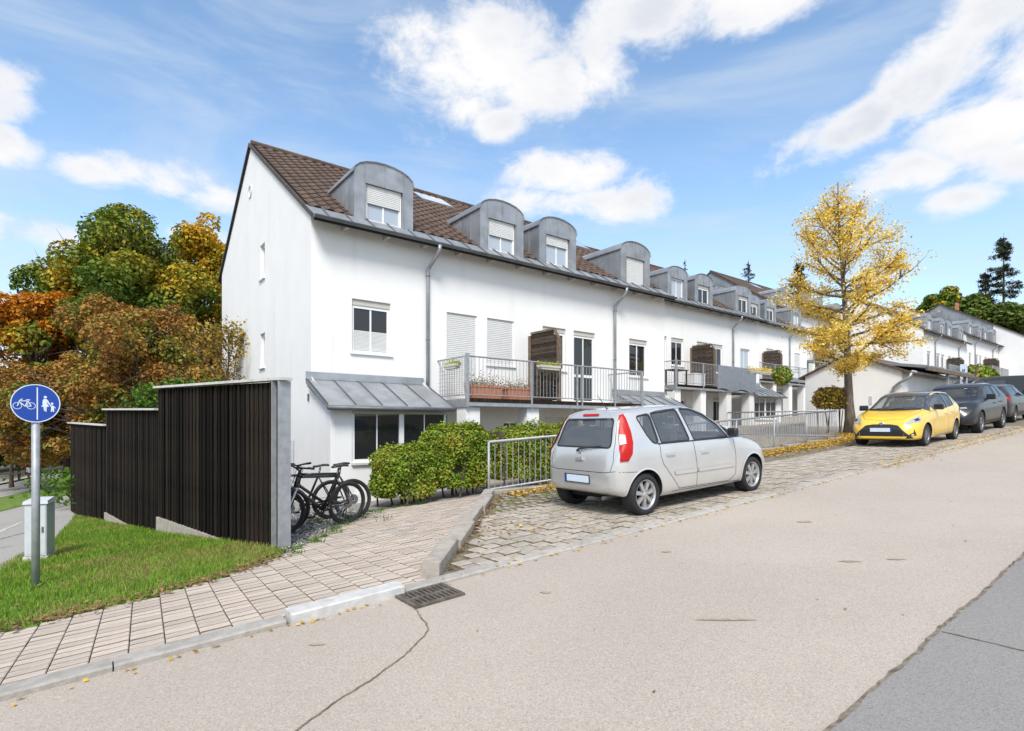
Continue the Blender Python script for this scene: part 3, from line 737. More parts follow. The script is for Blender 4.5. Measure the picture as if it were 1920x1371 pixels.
def tile_verts():
    W, L = .302, .40; pr = [(-.5, .016), (-.36, .0), (-.12, .004), (.05, .030), (.25, .042), (.42, .030), (.5, .012)]
    vs = []
    for (s_, lift) in ((0, .028), (L, .004)):
        for u, n in pr: vs.append((u*W, s_, n+lift))
    for u, n in pr: vs.append((u*W, 0, n+.006))
    k = len(pr)
    fs = [(i, i+1, k+i+1, k+i) for i in range(k-1)] + [(2*k+i, 2*k+i+1, i+1, i) for i in range(k-1)]
    return vs, fs
TV, TF = tile_verts(); TILE_ME = MB().add(TV, TF).mesh('roof_tile', 'tile', smooth=False)
DORM = [(1.84, 1.58), (5.52, 1.57), (7.71, 1.57), (11.45, 1.58)]
SKYL = [(5.2, 6.6, 4.35, 5.25), (11.9, 12.9, 3.6, 4.6)]
def dormer(parent, cx, w, kind, cover):
    hw = w/2; y0 = .06; zs = 6.15; rise = .34; zb_ = roof_z(y0)-.25; yb = 2.75; n = 10
    ow, oz0, oz1 = .5, roof_z(y0)+.02, 5.93
    arch = [(cx - hw*math.cos(math.pi*i/n), zs + rise*math.sin(math.pi*i/n)**.9) for i in range(n+1)]
    mb = MB()
    # front: jambs, spandrel under arch
    mb.add([(cx-hw, y0, zb_), (cx-ow, y0, zb_), (cx-ow, y0, zs), (cx-hw, y0, zs)], [(0,1,2,3)])
    mb.add([(cx+ow, y0, zb_), (cx+hw, y0, zb_), (cx+hw, y0, zs), (cx+ow, y0, zs)], [(0,1,2,3)])
    mb.add([(cx-ow, y0, oz1), (cx+ow, y0, oz1), (cx+ow, y0, zs), (cx-ow, y0, zs)], [(0,1,2,3)])
    mb.add([(p[0], y0, p[1]) for p in arch], [tuple(range(n, -1, -1))])
    # reveal
    for a, b in (((-ow, zb_), (-ow, oz1)), ((-ow, oz1), (ow, oz1)), ((ow, oz1), (ow, zb_))):
        mb.add([(cx+a[0], y0, a[1]), (cx+a[0], y0+.2, a[1]), (cx+b[0], y0+.2, b[1]), (cx+b[0], y0, b[1])], [(0,1,2,3)])
    # cheeks and barrel roof with a small projecting rim
    for sx in (-hw, hw): mb.add([(cx+sx, y0, zb_), (cx+sx, yb, zb_), (cx+sx, yb, zs), (cx+sx, y0, zs)], [(0,1,2,3)])
    outer = [(cx - (hw+.03)*math.cos(math.pi*i/n), zs - .01 + (rise+.035)*math.sin(math.pi*i/n)**.9) for i in range(n+1)]
    k = len(mb.v)
    for yy in (y0-.035, yb):
        for p in outer: mb.v.append((p[0], yy, p[1]))
    for i in range(n): mb.f.append((k+i, k+i+1, k+n+2+i, k+n+1+i))
    k = len(mb.v)
    for p in outer: mb.v.append((p[0], y0-.035, p[1]))
    for p in arch: mb.v.append((p[0], y0-.003, p[1]-.02))
    for i in range(n): mb.f.append((k+i, k+n+1+i, k+n+2+i, k+i+1))
    d = mb.build('dormer', 'zinc', parent)
    sm_ = MB()
    for q in (-.52, 0, .52):                                # standing seams of the front sheets
        xx = cx+q; z0 = oz1 if abs(q) < ow else zb_; sm_.box(xx-.008, xx+.008, y0-.018, y0-.002, z0, zs+rise*(1-(q/hw)**2)**.5-.02)
    for sx in (-1, 1):
        for yy in (.55, 1.1, 1.65): sm_.box(cx+sx*(hw+.002), cx+sx*(hw+.016), yy-.008, yy+.008, roof_z(yy)-.05, zs-.02)
    sm_.box(cx-hw-.045, cx-hw-.004, y0, 1.95, zs-.03, zs+.0); sm_.box(cx+hw+.004, cx+hw+.045, y0, 1.95, zs-.03, zs+.0)
    sm_.build('seam', 'zinc', d)
    window(d, T(cx-ow+.01, y0+.02, oz0), 2*ow-.02, oz1-oz0, kind, 'window_frame', cover, sub=False)
    return d

def house_block(origin, gable, label, lod=0, dormers=('half', 'half', 'half', 'shut'), covers=(.5, .5, .33, .5), upper=None, sun_side=True):
    ox, oy, oz = origin
    B = empty('terraced_house', origin, label=label, cat='house', group='stepped row of white terraced houses')
    zlow = -4.0
    up = [(.97, 1.97, 1.74, 3.04, 'blind'), (3.6, 4.59, .72, 3.04, 'shut'), (4.93, 5.90, 1.71, 3.04, 'shut'), (7.01, 7.98, 1.71, 3.04, 'sash'), (8.33, 9.31, .72, 3.04, 'door'), (11.03, 12.01, 1.70, 3.04, 'sash')]
    if upper: up = upper
    low = [(3.75, 4.35, -.75, .12, 'plain'), (5.5, 6.1, -.75, .12, 'plain'), (7.1, 7.9, -1.2, .25, 'shut'), (8.45, 9.35, -1.75, .3, 'door'), (9.55, 9.9, -1.4, .3, 'plain')]
    holes = [u[:4] for u in up] + [u[:4] for u in low]
    wm = MB(); holed(wm, 0, MW, zlow, roof_z(0)-.06, holes, lambda u, d, z: (u, d, z), .14)
    # left gable wall (faces -x), right gable, back
    gh = [(-17.42+12.85, -16.9+12.85, 4.24, 5.25), (-17.42+12.85, -16.9+12.85, 1.66, 2.66)] if gable == 'white_windows' else []
    clips = [((-MD, roof_z(MD)-.06), (-MD, -99))] if False else []
    def gclip(side):
        return [((0, roof_z(0)-.05), (-RIDGE_Y, RIDGE_Z-.05)), ((-RIDGE_Y, RIDGE_Z-.05), (-MD, roof_z(MD)-.05))]
    gm = MB() if gable == 'metal' else wm
    holed(gm, -MD, 0, zlow, RIDGE_Z, gh, lambda u, d, z: (d, -u, z), .14, gclip(0))
    holed(wm, -MD, 0, zlow, RIDGE_Z, [], lambda u, d, z: (MW, -u, z), .0, gclip(0))
    wm.add([(0, MD, zlow), (MW, MD, zlow), (MW, MD, roof_z(MD)), (0, MD, roof_z(MD))], [(0, 1, 2, 3)])
    wm.build('wall', 'plaster', B)
    if gable == 'metal':
        gm.build('gable_cladding', 'sheet_metal', B)
        sm_ = MB()
        for k in range(1, 20):
            yy = k*MD/20; sm_.box(-.02, -.002, yy-.012, yy+.012, 2, roof_z(yy)-.08)
        sm_.build('cladding_seam', 'zinc', B)
    if gable == 'white_windows':
        for h in gh:
            M = T(.02, -h[0], h[2]) @ RZ90
            wo = window(B, M, h[1]-h[0], h[3]-h[2], 'plain'); sill(wo, T(0, -h[0], h[2]) @ RZ90, h[1]-h[0])
        v = MB().lathe([(.0, .0), (.15, .0), (.17, .03), (.19, .03), (.2, 0)], 20, T(-.001, 5.75, 7.25) @ Matrix.Rotation(-math.pi/2, 4, 'Y'))
        v.build('round_vent', 'shutter', B, fixn=True)
        MB().box(-.03, 0, .12, .17, .55, .72).build('wall_bracket', 'zinc_dark', B)
    for u in up:
        M = T(u[0], 0, u[2]); wo = window(B, M, u[1]-u[0], u[3]-u[2], u[4])
        if u[2] > 1: sill(wo, M, u[1]-u[0])
        if u[4] == 'shut':
            for dx in (.0, u[1]-u[0]-.03): xf(MB().box(dx, dx+.03, .03, .1, 0, u[3]-u[2]), M).build('guide_rail', 'pvc', wo)
    if lod < 2:
        for u in low: window(B, T(u[0], 0, u[2]), u[1]-u[0], u[3]-u[2], u[4])
    # ---- roof
    ym = MD+.35; rf = MB(); e = .06; th = .10
    for (x0, x1) in ((-e, MW+e),):
        a = [(x0, EAVE_Y, EAVE_Z), (x1, EAVE_Y, EAVE_Z), (x1, RIDGE_Y, RIDGE_Z), (x0, RIDGE_Y, RIDGE_Z), (x1, ym, roof_z(ym)), (x0, ym, roof_z(ym))]
        low_ = [(p[0], p[1], p[2]-th) for p in a]
        rf.add(a + low_, [(0, 1, 2, 3), (3, 2, 4, 5), (6, 9, 8, 7), (9, 11, 10, 8), (0, 3, 9, 6), (3, 5, 11, 9), (1, 7, 8, 2), (2, 8, 10, 4), (0, 6, 7, 1), (4, 10, 11, 5)])
    roof = rf.build('roof', 'under', B, fixn=True)
    # verge strip on the gable
    vg = MB()
    for p, q in (((EAVE_Y, EAVE_Z), (RIDGE_Y, RIDGE_Z)), ((RIDGE_Y, RIDGE_Z), (ym, roof_z(ym)))):
        vg.bar((-e-.012, p[0], p[1]-.035), (-e-.012, q[0], q[1]-.035), .02, .13, up=(1, 0, 0)) if False else vg.add(
            [(-e-.012, p[0], p[1]-.105), (-e-.012, q[0], q[1]-.105), (-e-.012, q[0], q[1]+.012), (-e-.012, p[0], p[1]+.012), (-e+.015, p[0], p[1]+.016), (-e+.015, q[0], q[1]+.016)], [(0, 1, 2, 3), (3, 2, 5, 4)])
    vg.build('verge_strip', 'verge', roof, fixn=True)
    # tiles
    cols = int(MW/.30); cw = MW/cols; ex = .335; s0 = .72; rows = int(((RIDGE_Y-EAVE_Y)/math.cos(PITCH)-s0)/ex); MP = Matrix.Rotation(PITCH, 4, 'X')
    cand = []
    for i in range(cols):
        for j in range(rows+1):
            s_ = s0 + j*ex; y = EAVE_Y + s_*math.cos(PITCH); z = EAVE_Z + s_*math.sin(PITCH)+.004; xc = (i+.5)*cw
            if s_ + .3 > (RIDGE_Y-EAVE_Y)/math.cos(PITCH): continue
            if any(abs(xc-d[0]) < d[1]/2-.12 and roof_z(y+.15) < 6.42 for d in DORM): continue
            if any(k[0] < xc < k[1] and k[2]-.1 < y < k[3]-.05 for k in SKYL): continue
            wx, wy = ox+xc, oy+y; cand.append(((CA*wx+SA*wy), xc, y, z))
    cand.sort(); fld = MB(); rnd = random.Random(6)
    for k, (D, xc, y, z) in enumerate(cand):
        jz = rnd.uniform(0, .004); jr = rnd.uniform(-.012, .012)
        if lod == 0 and k < 300: link('roof_tile', TILE_ME, roof, (xc, y, z+jz), (PITCH, 0, jr))
        else:
            M = T(xc, y, z+jz) @ Matrix.Rotation(jr, 4, 'Z') @ MP; fld.add([M @ Vector(v) for v in TV], TF)
    tag(fld.build('far_roof_tiles', 'tile_field', roof), kind='stuff')
    rc = MB(); n = int(MW/.4)
    for k in range(n):
        a = k*MW/n; rc.tube([(a, RIDGE_Y, RIDGE_Z+.0), (a+MW/n*1.06, RIDGE_Y, RIDGE_Z+.012)], [.115, .10], 10)
    rc.build('ridge_tiles', 'tile_field', roof, smooth=False)
    # eave flashing, gutter, rafter ends
    fl = MB(); y1 = EAVE_Y + (s0+.06)*math.cos(PITCH)
    fl.add([(-e, EAVE_Y-.02, EAVE_Z+.012), (MW+e, EAVE_Y-.02, EAVE_Z+.012), (MW+e, y1, roof_z(y1)+.022), (-e, y1, roof_z(y1)+.022)], [(0, 1, 2, 3)])
    fs = MB()
    for k in range(int(MW/.55)):
        xx = .3+k*.55; fs.bar((xx, EAVE_Y, EAVE_Z+.028), (xx, y1-.02, roof_z(y1)+.03), .03, .035)
    fs.build('flashing_seam', 'zinc_dark', roof)
    fl.add([(-e, EAVE_Y, EAVE_Z-.1), (-e, y1, roof_z(y1)-.1), (-e, y1, roof_z(y1)+.02), (-e, EAVE_Y, EAVE_Z+.012)], [(0, 1, 2, 3)])
    fl.build('eave_flashing', 'zinc', roof)
    gu = MB(); n = 8; k = 0
    prof = [(.06*math.cos(a), .06*math.sin(a)) for a in [math.pi + math.pi*i/n for i in range(n+1)]]
    for xx in (-e-.03, MW+.03):
        for p in prof: gu.v.append((xx, EAVE_Y-.07+p[0], EAVE_Z+.0+p[1]))
    for i in range(n): gu.f.append((i, i+1, n+2+i, n+1+i))
    gu.f.append(tuple(range(n+1)))
    gu.tube([(-e-.03, EAVE_Y-.13, EAVE_Z), (MW+.03, EAVE_Y-.13, EAVE_Z)], .009, 6)
    gutter = gu.build('gutter', 'zinc_dark', B)
    if lod < 2:
        for k in range(int(MW/1.05)):
            xx = .75+k*1.05; MB().box(xx-.035, xx+.035, EAVE_Y+.1, -.002, EAVE_Z-.07, EAVE_Z+.03).build('rafter_end', 'shutter_beige', B)
    for xx in (2.98, 10.2):
        z0 = 1.05 if xx < 5 else 1.0
        p = [(xx+.12, EAVE_Y-.07, EAVE_Z-.05), (xx+.12, EAVE_Y-.07, EAVE_Z-.16), (xx+.10, EAVE_Y-.02, EAVE_Z-.26), (xx+.03, -.17, EAVE_Z-.52), (xx, -.10, EAVE_Z-.62), (xx, -.085, EAVE_Z-.75), (xx, -.085, -1.2)]
        dp = MB().tube(p, [.06]+[.048]*6, 10).build('downpipe', 'zinc', B, smooth=True)
        for zz in (EAVE_Z-.8, 2.2): MB().tube([(xx, -.085, zz), (xx, -.085, zz+.03)], .056, 10).build('pipe_clip', 'zinc_dark', dp)
    for i, (cx, w) in enumerate(DORM): dormer(B, cx, w, dormers[i], covers[i])
    for (a, b, c, d) in SKYL:
        zz = lambda y: roof_z(y)+.07
        sk = MB().add([(a, c, zz(c)), (b, c, zz(c)), (b, d, zz(d)), (a, d, zz(d)), (a, c, zz(c)-.1), (b, c, zz(c)-.1), (b, d, zz(d)-.1), (a, d, zz(d)-.1)], [(0,1,2,3),(0,4,5,1),(1,5,6,2),(2,6,7,3),(3,7,4,0)]).build('skylight', 'zinc_dark', B)
        MB().add([(a+.08, c+.06, zz(c+.06)+.006), (b-.08, c+.06, zz(c+.06)+.006), (b-.08, d-.06, zz(d-.06)+.006), (a+.08, d-.06, zz(d-.06)+.006)], [(0,1,2,3)]).build('pane', 'glass_pale', sk)
    # ---- bay annexes with zinc lean-to roofs
    for (a0, a1) in ((0.0, 2.86), (10.15, MW)):
        f = -1.25; zt = .40
        wb = MB(); hz = (a0+.47, a1, -.82, .35) if a0 < 5 else (a0+.03, a1-.47, -.82, .35)
        holed(wb, a0, a1, zlow, zt+.02, [hz], lambda u, d, z: (u, f+d, z), .1)
        for xx in (a0, a1): wb.add([(xx, f, zlow), (xx, 0, zlow), (xx, 0, 1.15), (xx, f, zt+.02)], [(0, 1, 2, 3)])
        bay_ = wb.build('bay_wall', 'plaster', B)
        window(bay_, T(hz[0], f, hz[2]), hz[1]-hz[0], hz[3]-hz[2], 'pair', 'window_frame', sub=False, depth=.1)
        MB().box(hz[0]-.02, hz[1]+.02, f-.06, f+.02, hz[2]-.05, hz[2]-.003).build('sill', 'concrete_light', bay_)
        MB().box(hz[0], hz[1], f-.02, f+.09, hz[3]-.1, hz[3]-.002).build('shutter_box', 'shutter_beige', bay_)
        r0, r1 = a0-.13, a1+.03
        if a0 > 5: r0, r1 = a0-.03, a1+.05
        P = [(-.03, 1.22), (-.05, 1.04), (-.25, .98), (-1.48, .42)]
        br = MB()
        for (p, q) in zip(P[:-1], P[1:]): br.add([(r0, p[0], p[1]), (r1, p[0], p[1]), (r1, q[0], q[1]), (r0, q[0], q[1])], [(0, 3, 2, 1)])
        for xx in (r0, r1): br.add([(xx, p[0], p[1]) for p in P] + [(xx, p[0], p[1]-.11) for p in P[:0:-1]] + [(xx, -.03, 1.0)], [tuple(range(8))])
        br.add([(r0, -1.48, .42), (r1, -1.48, .42), (r1, -1.48, .32), (r0, -1.48, .32)], [(0, 1, 2, 3)])
        br.add([(r0, -1.48, .32), (r1, -1.48, .32), (r1, -.05, .9), (r0, -.05, .9)], [(0, 1, 2, 3)])
        bro = br.build('bay_roof', 'zinc', B)
        ss = MB(); ns = 5
        for k in range(ns+1):
            xx = r0 + (r1-r0)*k/ns; ss.bar((xx, -.26, .99), (xx, -1.47, .44), .014, .035); ss.bar((xx, -.05, 1.05), (xx, -.26, .99), .014, .03)
        ss.box(r0-.01, r1+.01, -.075, -.05, 1.02, 1.045)
        ss.build('standing_seam', 'zinc_dark', bro)
        MB().tube([(r0-.02, -1.52, .36), (r1+.02, -1.52, .36)], .045, 10).build('bay_gutter', 'zinc_dark', bro, smooth=True)
    # ---- balcony
    b0, b1, yf = 3.33, 9.95, -1.42
    bal = MB().box(b0, b1, yf+.03, -.002, .52, .66).build('balcony', 'concrete', B)
    bm_ = MB().box(b0-.02, b1+.02, yf-.02, yf+.028, .46, .56); bm_.box(b0-.03, b0+.02, yf+.03, -.002, .44, .64); bm_.box(b1-.02, b1+.03, yf+.03, -.002, .44, .64); bm_.box(b0, b1, yf-.04, yf-.022, .47, .50)
    bm_.build('edge_beam', 'galv', bal)
    MB().box(b0, b1, yf-.01, yf+.02, .58, .67).build('deck_edge', 'wood_dark', bal)
    rt = 1.70
    rl = MB()
    for zz, rr in ((rt, .021), (.75, .014)):
        rl.tube([(b0, 0, zz), (b0, yf, zz), (b1, yf, zz), (b1, 0, zz)], rr, 8)
    rl.build('handrail', 'galv', bal)
    for k, xx in enumerate((b0, b0+2.05, b0+3.75, b0+3.95, b0+5.35, b1)):
        wdt = .05 if 0 < k < 5 else .075
        MB().box(xx-wdt/2, xx+wdt/2, yf-wdt/2-.003, yf+wdt/2-.003, .44, rt+(.06 if k == 0 else .01)).build('post', 'galv', bal)
    if lod < 2:
        global BALU
        for k in range(1, 56): link('baluster', BALU, bal, (b0+(b1-b0)*k/56, yf, .75))
        for xx in (b0, b1):
            for k in range(1, 12): link('baluster', BALU, bal, (xx, yf*k/12, .75))
        lt = MB()
        for k in range(9): lt.tube([(b0-.012, -.05, .80+k*.1), (b0-.012, -.85, .80+k*.1)], .004, 4)
        lt.build('wire_lattice', 'galv', bal)
    else:
        bb = MB()
        for k in range(1, 40): bb.box(b0+(b1-b0)*k/40-.01, b0+(b1-b0)*k/40+.01, yf-.01, yf+.01, .75, rt)
        tag(bb.build('far_balusters', 'galv', bal), kind='stuff')
    for xx in (b0+.0, b0+1.95, b0+4.1, b1-.45): MB().box(xx, xx+.42, -1.36, -.94, zlow, .459).build('pillar', 'plaster', B)
    sx = 6.48
    scr = MB(); scr.box(sx-.05, sx+.05, -.1, -.005, .665, 2.66); scr.box(sx-.05, sx+.05, yf+.06, yf+.15, .665, 2.45)
    scr.box(sx-.04, sx+.04, -1.12, -.1, 2.70, 2.76); scr.bar((sx, -1.12, 2.73), (sx, yf+.1, 2.43), .08, .06)
    sc_ = scr.build('privacy_screen', 'wood_post', B)
    for k in range(19):
        z0 = .70+k*.105; y_a = yf+.15
        if z0 > 2.38: y_a = max(y_a, -1.30+(z0-2.38)*1.0)
        MB().box(sx-.02+(k % 2)*.012, sx+.012+(k % 2)*.012, y_a, -.1, z0, min(z0+.10, 2.70)).build('screen_board', 'wood_grey', sc_)
    return B
BALU = MB().tube([(0, 0, 0), (0, 0, .95)], .0075, 5, cap=False).mesh('baluster', 'galv', smooth=True)

up_b = [(.97, 1.97, 1.74, 3.04, 'sash'), (3.6, 4.59, .72, 3.04, 'door'), (4.93, 5.90, 1.71, 3.04, 'sash'), (7.01, 7.98, 1.71, 3.04, 'sash'), (8.33, 9.31, .72, 3.04, 'door'), (11.03, 12.01, 1.70, 3.04, 'pale_pane')]
up_c = [(.97, 1.97, 1.74, 3.04, 'sash'), (3.6, 4.59, .72, 3.04, 'door'), (4.93, 5.90, 1.71, 3.04, 'shut'), (7.01, 7.98, 1.71, 3.04, 'sash'), (8.33, 9.31, .72, 3.04, 'shut'), (11.03, 12.01, 1.70, 3.04, 'shut')]
HA = house_block((4.15, 12.85, 0), 'white_windows', 'nearest white terraced house with its whole gable wall and terracotta planters on the balcony')
HB = house_block((17.16, 16.15, 1.12), 'plain', 'second white terraced house behind the silver car with a grey tarpaulin on its balcony', 1, ('pale_pane', 'pale_pane', 'sash', 'sash'), upper=up_b)
HC = house_block((30.17, 19.4, 2.24), 'plain', 'third white terraced house half hidden by the yellow tree, round bush on its balcony', 1, ('pale_pane', 'sash', 'sash', 'pale_pane'), upper=up_c)
HD = house_block((43.18, 21.8, 4.62), 'metal', 'higher terraced house with a sheet metal gable rising behind the third house', 2, ('pale_pane', 'sash', 'sash', 'pale_pane'), upper=up_c)
HE = house_block((58.3, 16.3, 3.55), 'plain', 'far white terraced house with a plain gable beyond the garage', 2, ('pale_pane', 'sash', 'pale_pane', 'sash'), upper=up_b)
HF = house_block((71.3, 16.3, 4.45), 'plain', 'farthest terraced house with dormers, above the black van', 2, ('pale_pane', 'sash', 'pale_pane', 'sash'), upper=up_b)
# the big gable behind the far houses, sheet metal above, white render below
hg = empty('gabled_house', (84.35, 0, 0), label='tall house with sheet metal gable and white side wall at right edge', cat='house')
g = MB(); yA, zA, yR, zR, yB, zB = 9.5, 7.35, 21.9, 15.1, 34.3, 7.35
g.add([(0, yA, -3), (13, yA, -3), (13, yA, zA), (0, yA, zA)], [(0, 1, 2, 3)])
zs_ = zA+(zR-zA)*(16.75-yA)/(yR-yA)
g.add([(0, yA, -3), (0, 16.75, -3), (0, 16.75, zs_), (0, yA, zA)], [(0, 1, 2, 3)])
g.build('wall', 'plaster', hg)
g = MB().add([(0, 16.75, -3), (0, yB, -3), (0, yB, zB), (0, yR, zR), (0, 16.75, zs_)], [(0, 1, 2, 3, 4)]); g.build('gable_cladding', 'sheet_metal', hg)
g = MB()
for k in range(1, 26):
    yy = 16.75+k*.7; zz = zR-(zR-zA)*abs(yy-yR)/(yR-yA); g.box(-.03, -.002, yy-.014, yy+.014, 3, zz-.1)
g.build('cladding_seam', 'zinc', hg)
g = MB()
for a, b in (((yA-.4, zA-.25), (yR, zR)), ((yR, zR), (yB+.4, zB-.25))):
    g.add([(-.1, a[0], a[1]), (13, a[0], a[1]), (13, b[0], b[1]), (-.1, b[0], b[1]), (-.1, a[0], a[1]-.14), (13, a[0], a[1]-.14), (13, b[0], b[1]-.14), (-.1, b[0], b[1]-.14)], [(0,1,2,3), (4,7,6,5), (0,3,7,4), (0,4,5,1)])
g.build('roof', 'tile_field', hg)
for k in (0, 1): MB().box(4+k*.5, 4.25+k*.5, yR-.8, yR-.55, zR-.4, zR+.55).build('chimney', 'terracotta', hg)

# ================================================================== GARAGE AND CARPORT
ga = empty('garage', (26, 8.0, -.05), label='low cream rendered garage with pitched roof behind the yellow tree', cat='garage')
w_ = 3.75
g = MB().add([(0, 0, -.6), (0, w_, -.6), (0, w_, 2.28), (0, w_*.52, 3.06), (0, 0, 2.28), (6, 0, -.6), (6, 0, 2.28), (6, w_, -.6), (6, w_, 2.28), (6, w_*.52, 3.06)], [(0, 1, 2, 3, 4), (0, 4, 6, 5), (1, 7, 8, 2), (5, 6, 9, 8, 7)]); g.build('wall', 'plaster_cream', ga)
g = MB()
for (a, b) in (((-.25, 2.20), (w_*.52, 3.13)), ((w_*.52, 3.13), (w_+.25, 2.20))):
    g.add([(-.12, a[0], a[1]), (6.2, a[0], a[1]), (6.2, b[0], b[1]), (-.12, b[0], b[1]), (-.12, a[0], a[1]-.08), (6.2, a[0], a[1]-.08), (6.2, b[0], b[1]-.08), (-.12, b[0], b[1]-.08)], [(0,1,2,3), (4,7,6,5), (0,3,7,4), (0,4,5,1), (2,6,7,3)])
g.build('roof', 'tile_field', ga)
MB().tube([(-.1, -.38, 2.16), (6.2, -.38, 2.16)], .06, 8).build('gutter', 'zinc', ga, smooth=True)
MB().tube([(-.06, -.36, 2.12), (-.1, -.30, 1.95), (-.14, .06, 1.72), (-.09, .26, 1.55), (-.08, .27, 1.3), (-.08, .27, 0)], .055, 10).build('downpipe', 'zinc', ga, smooth=True)
MB().box(-.02, .0, 1.05, 1.16, .9, 1.25).build('wall_box', 'box_grey', ga)
cp = empty('carport', (26.3, 7.6, 0), label='open carport with ribbed sheet metal roof beside the garage', cat='carport')
g = MB().box(0, 6.6, .0, 3.0, 2.28, 2.36, Matrix.Rotation(.16, 4, 'X')); g.build('roof_sheet', 'sheet_metal', cp)
for k in range(14): MB().box(.1+k*.48, .16+k*.48, -.02, 3.0, 2.362, 2.40, Matrix.Rotation(.16, 4, 'X')).build('roof_rib', 'zinc', cp)
MB().box(-.05, 6.7, -.42, -.34, 2.16, 2.30).build('edge_beam', 'wood_post', cp)
for xx in (3.0, 5.6): MB().box(xx, xx+.1, -.3, -.2, -.4, 2.2).build('post', 'galv', cp)
MB().box(.05, 6.6, 3.2, 3.3, -.4, 2.4).build('back_panel', 'plaster', cp)
MB().box(6.9, 6.94, -.05, .22, 1.9, 2.9).build('plate', 'sign_white', cp); 
for k in range(3): MB().lathe([(.035, 0), (.06, 0), (.06, .006), (.035, .006)], 14, T(6.895, .085, 2.12+k*.24) @ Matrix.Rotation(-math.pi/2, 4, 'Y'), True).build('plate_ring', 'black_plastic', cp)
# ================================================================== BOARD FENCE
def V2(p): return Vector((p[0], p[1], 0))
f0 = V2(FEN[0]); fz = zleft(f0.x, f0.y)
fence = empty('board_fence', (f0.x, f0.y, fz), label='tall dark weathered board fence stepping down in three panels', cat='fence')
PAN = [(.588, .675, -1.74, -1.65), (.28, .36, -2.10, -2.02), (-.01, .06, -2.54, -2.47)]
for k in range(3):
    a, b = V2(FEN[k]), V2(FEN[k+1]); d = (b-a); L = d.length; d.normalize(); nrm = Vector((d.y, -d.x, 0))   # nrm -> lawn side
    if nrm.x > 0: nrm = -nrm
    tr, tl, br, bl = PAN[k]; n = int(L/.066); w = L/n; hh = tr-br
    me = MB().box(-w/2-.006, w/2+.006, -.008, .008, 0, hh-.03).mesh('fence_board', 'wood_dark', bevel=.003)
    rz = math.atan2(d.y, d.x); rnd = random.Random(k)
    i0 = 1 if k == 0 else 0
    for i in range(i0, n):
        p = a + d*(i+.5)*w + nrm*(.014 if i % 2 else -.008) ; t = (i+.5)/n; zb_ = br+(bl-br)*t
        o = link('fence_board', me, fence, (p.x-f0.x, p.y-f0.y, zb_-fz+rnd.uniform(-.006, .006)), (0, rnd.uniform(-.005, .005), rz+rnd.uniform(-.03, .03))); o.scale.x = rnd.uniform(.78, 1.15); o.location += nrm*rnd.uniform(-.006, .006)
    off = Vector((f0.x, f0.y, fz))
    pa_, pb_ = a + d*(.09 if k == 0 else 0) - nrm*.03 - off, b - nrm*.03 - off
    MB().add([pa_+Vector((0, 0, br)), pb_+Vector((0, 0, bl)), pb_+Vector((0, 0, tl-.02)), pa_+Vector((0, 0, tr-.02)), pa_-nrm*.02+Vector((0, 0, br)), pb_-nrm*.02+Vector((0, 0, bl)), pb_-nrm*.02+Vector((0, 0, tl-.02)), pa_-nrm*.02+Vector((0, 0, tr-.02))], [(0,1,2,3),(7,6,5,4),(0,4,5,1),(3,2,6,7)]).build('gap_backing', 'wood_dark', fence)  # solid panel added to stop light showing through the board gaps
    MB().bar(a - d*(.14 if k == 0 else .02) + Vector((0, 0, tr+.005)) - off, b + d*.05 + Vector((0, 0, tl+.005)) - off, .17, .035).build('fence_cap', 'concrete_light', fence)
    MB().bar(a + Vector((0, 0, br-.35)) - off, b + Vector((0, 0, bl-.35)) - off, .10, .69).build('plinth', 'concrete', fence)
    if k: MB().bar(a - nrm*.03 + Vector((0, 0, br-.4)) - off, a - nrm*.03 + Vector((0, 0, PAN[k-1][1]-.02)) - off, .07, .07, up=d).build('fence_post', 'galv', fence)
d = (V2(FEN[1])-f0).normalized(); rz = math.atan2(d.y, d.x); hp = .588-fz-.02
M = Matrix.Rotation(rz, 4, 'Z')
pm = MB().box(-.09, -.075, -.085, .085, -.3, hp, M).box(.075, .09, -.085, .085, -.3, hp, M).box(-.075, .075, -.006, .006, -.3, hp, M)
pm.build('steel_post', 'galv', fence)
# ================================================================== SHARED PATH SIGN
sgx, sgy = -.39, 7.88; sgz = zleft(sgx, sgy)
sg = empty('path_sign', (sgx, sgy, sgz), label='round blue sign for cyclists and pedestrians on a grey pole', cat='sign')
MB().tube([(0, 0, -.2), (0, 0, .15-sgz)], .037, 14).build('pole', 'galv', sg, smooth=True)
RS = .205; zc = .232-sgz; toc = Vector((-sgx, -sgy, 0)).normalized()
rt_ = Vector((0, 0, 1)).cross(toc).normalized()
MS = Matrix(((rt_.x, 0, toc.x, toc.x*.045), (rt_.y, 0, toc.y, toc.y*.045), (rt_.z, 1, toc.z, zc), (0, 0, 0, 1)))   # x right, y up, z to viewer
disc = MB().lathe([(0, -.004), (RS, -.004), (RS, .0), (0, .0)], 48, MS).build('sign_plate', 'sign_blue', sg, fixn=True)
MB().lathe([(RS*.955, .0012), (RS*1.0, .0012), (RS*1.0, -.005), (RS*.955, -.005)], 48, MS, True).build('sign_rim', 'sign_white', disc, fixn=True)
def sp(X, Y): return ((X-768)/525*RS, -(Y-650)/400*RS)
def flat_line(mb, pts, w):
    for a, b in zip(pts[:-1], pts[1:]):
        a, b = Vector(sp(*a)), Vector(sp(*b)); dd = (b-a).normalized(); nn = Vector((-dd.y, dd.x))*w/2; dd *= w*.25
        q = [a-dd+nn, a-dd-nn, b+dd-nn, b+dd+nn]; mb.add([MS @ Vector((p.x, p.y, .002)) for p in q], [(0, 1, 2, 3)])
def flat_poly(mb, pts): mb.add([MS @ Vector((*sp(*p), .002)) for p in pts], [tuple(range(len(pts)))])
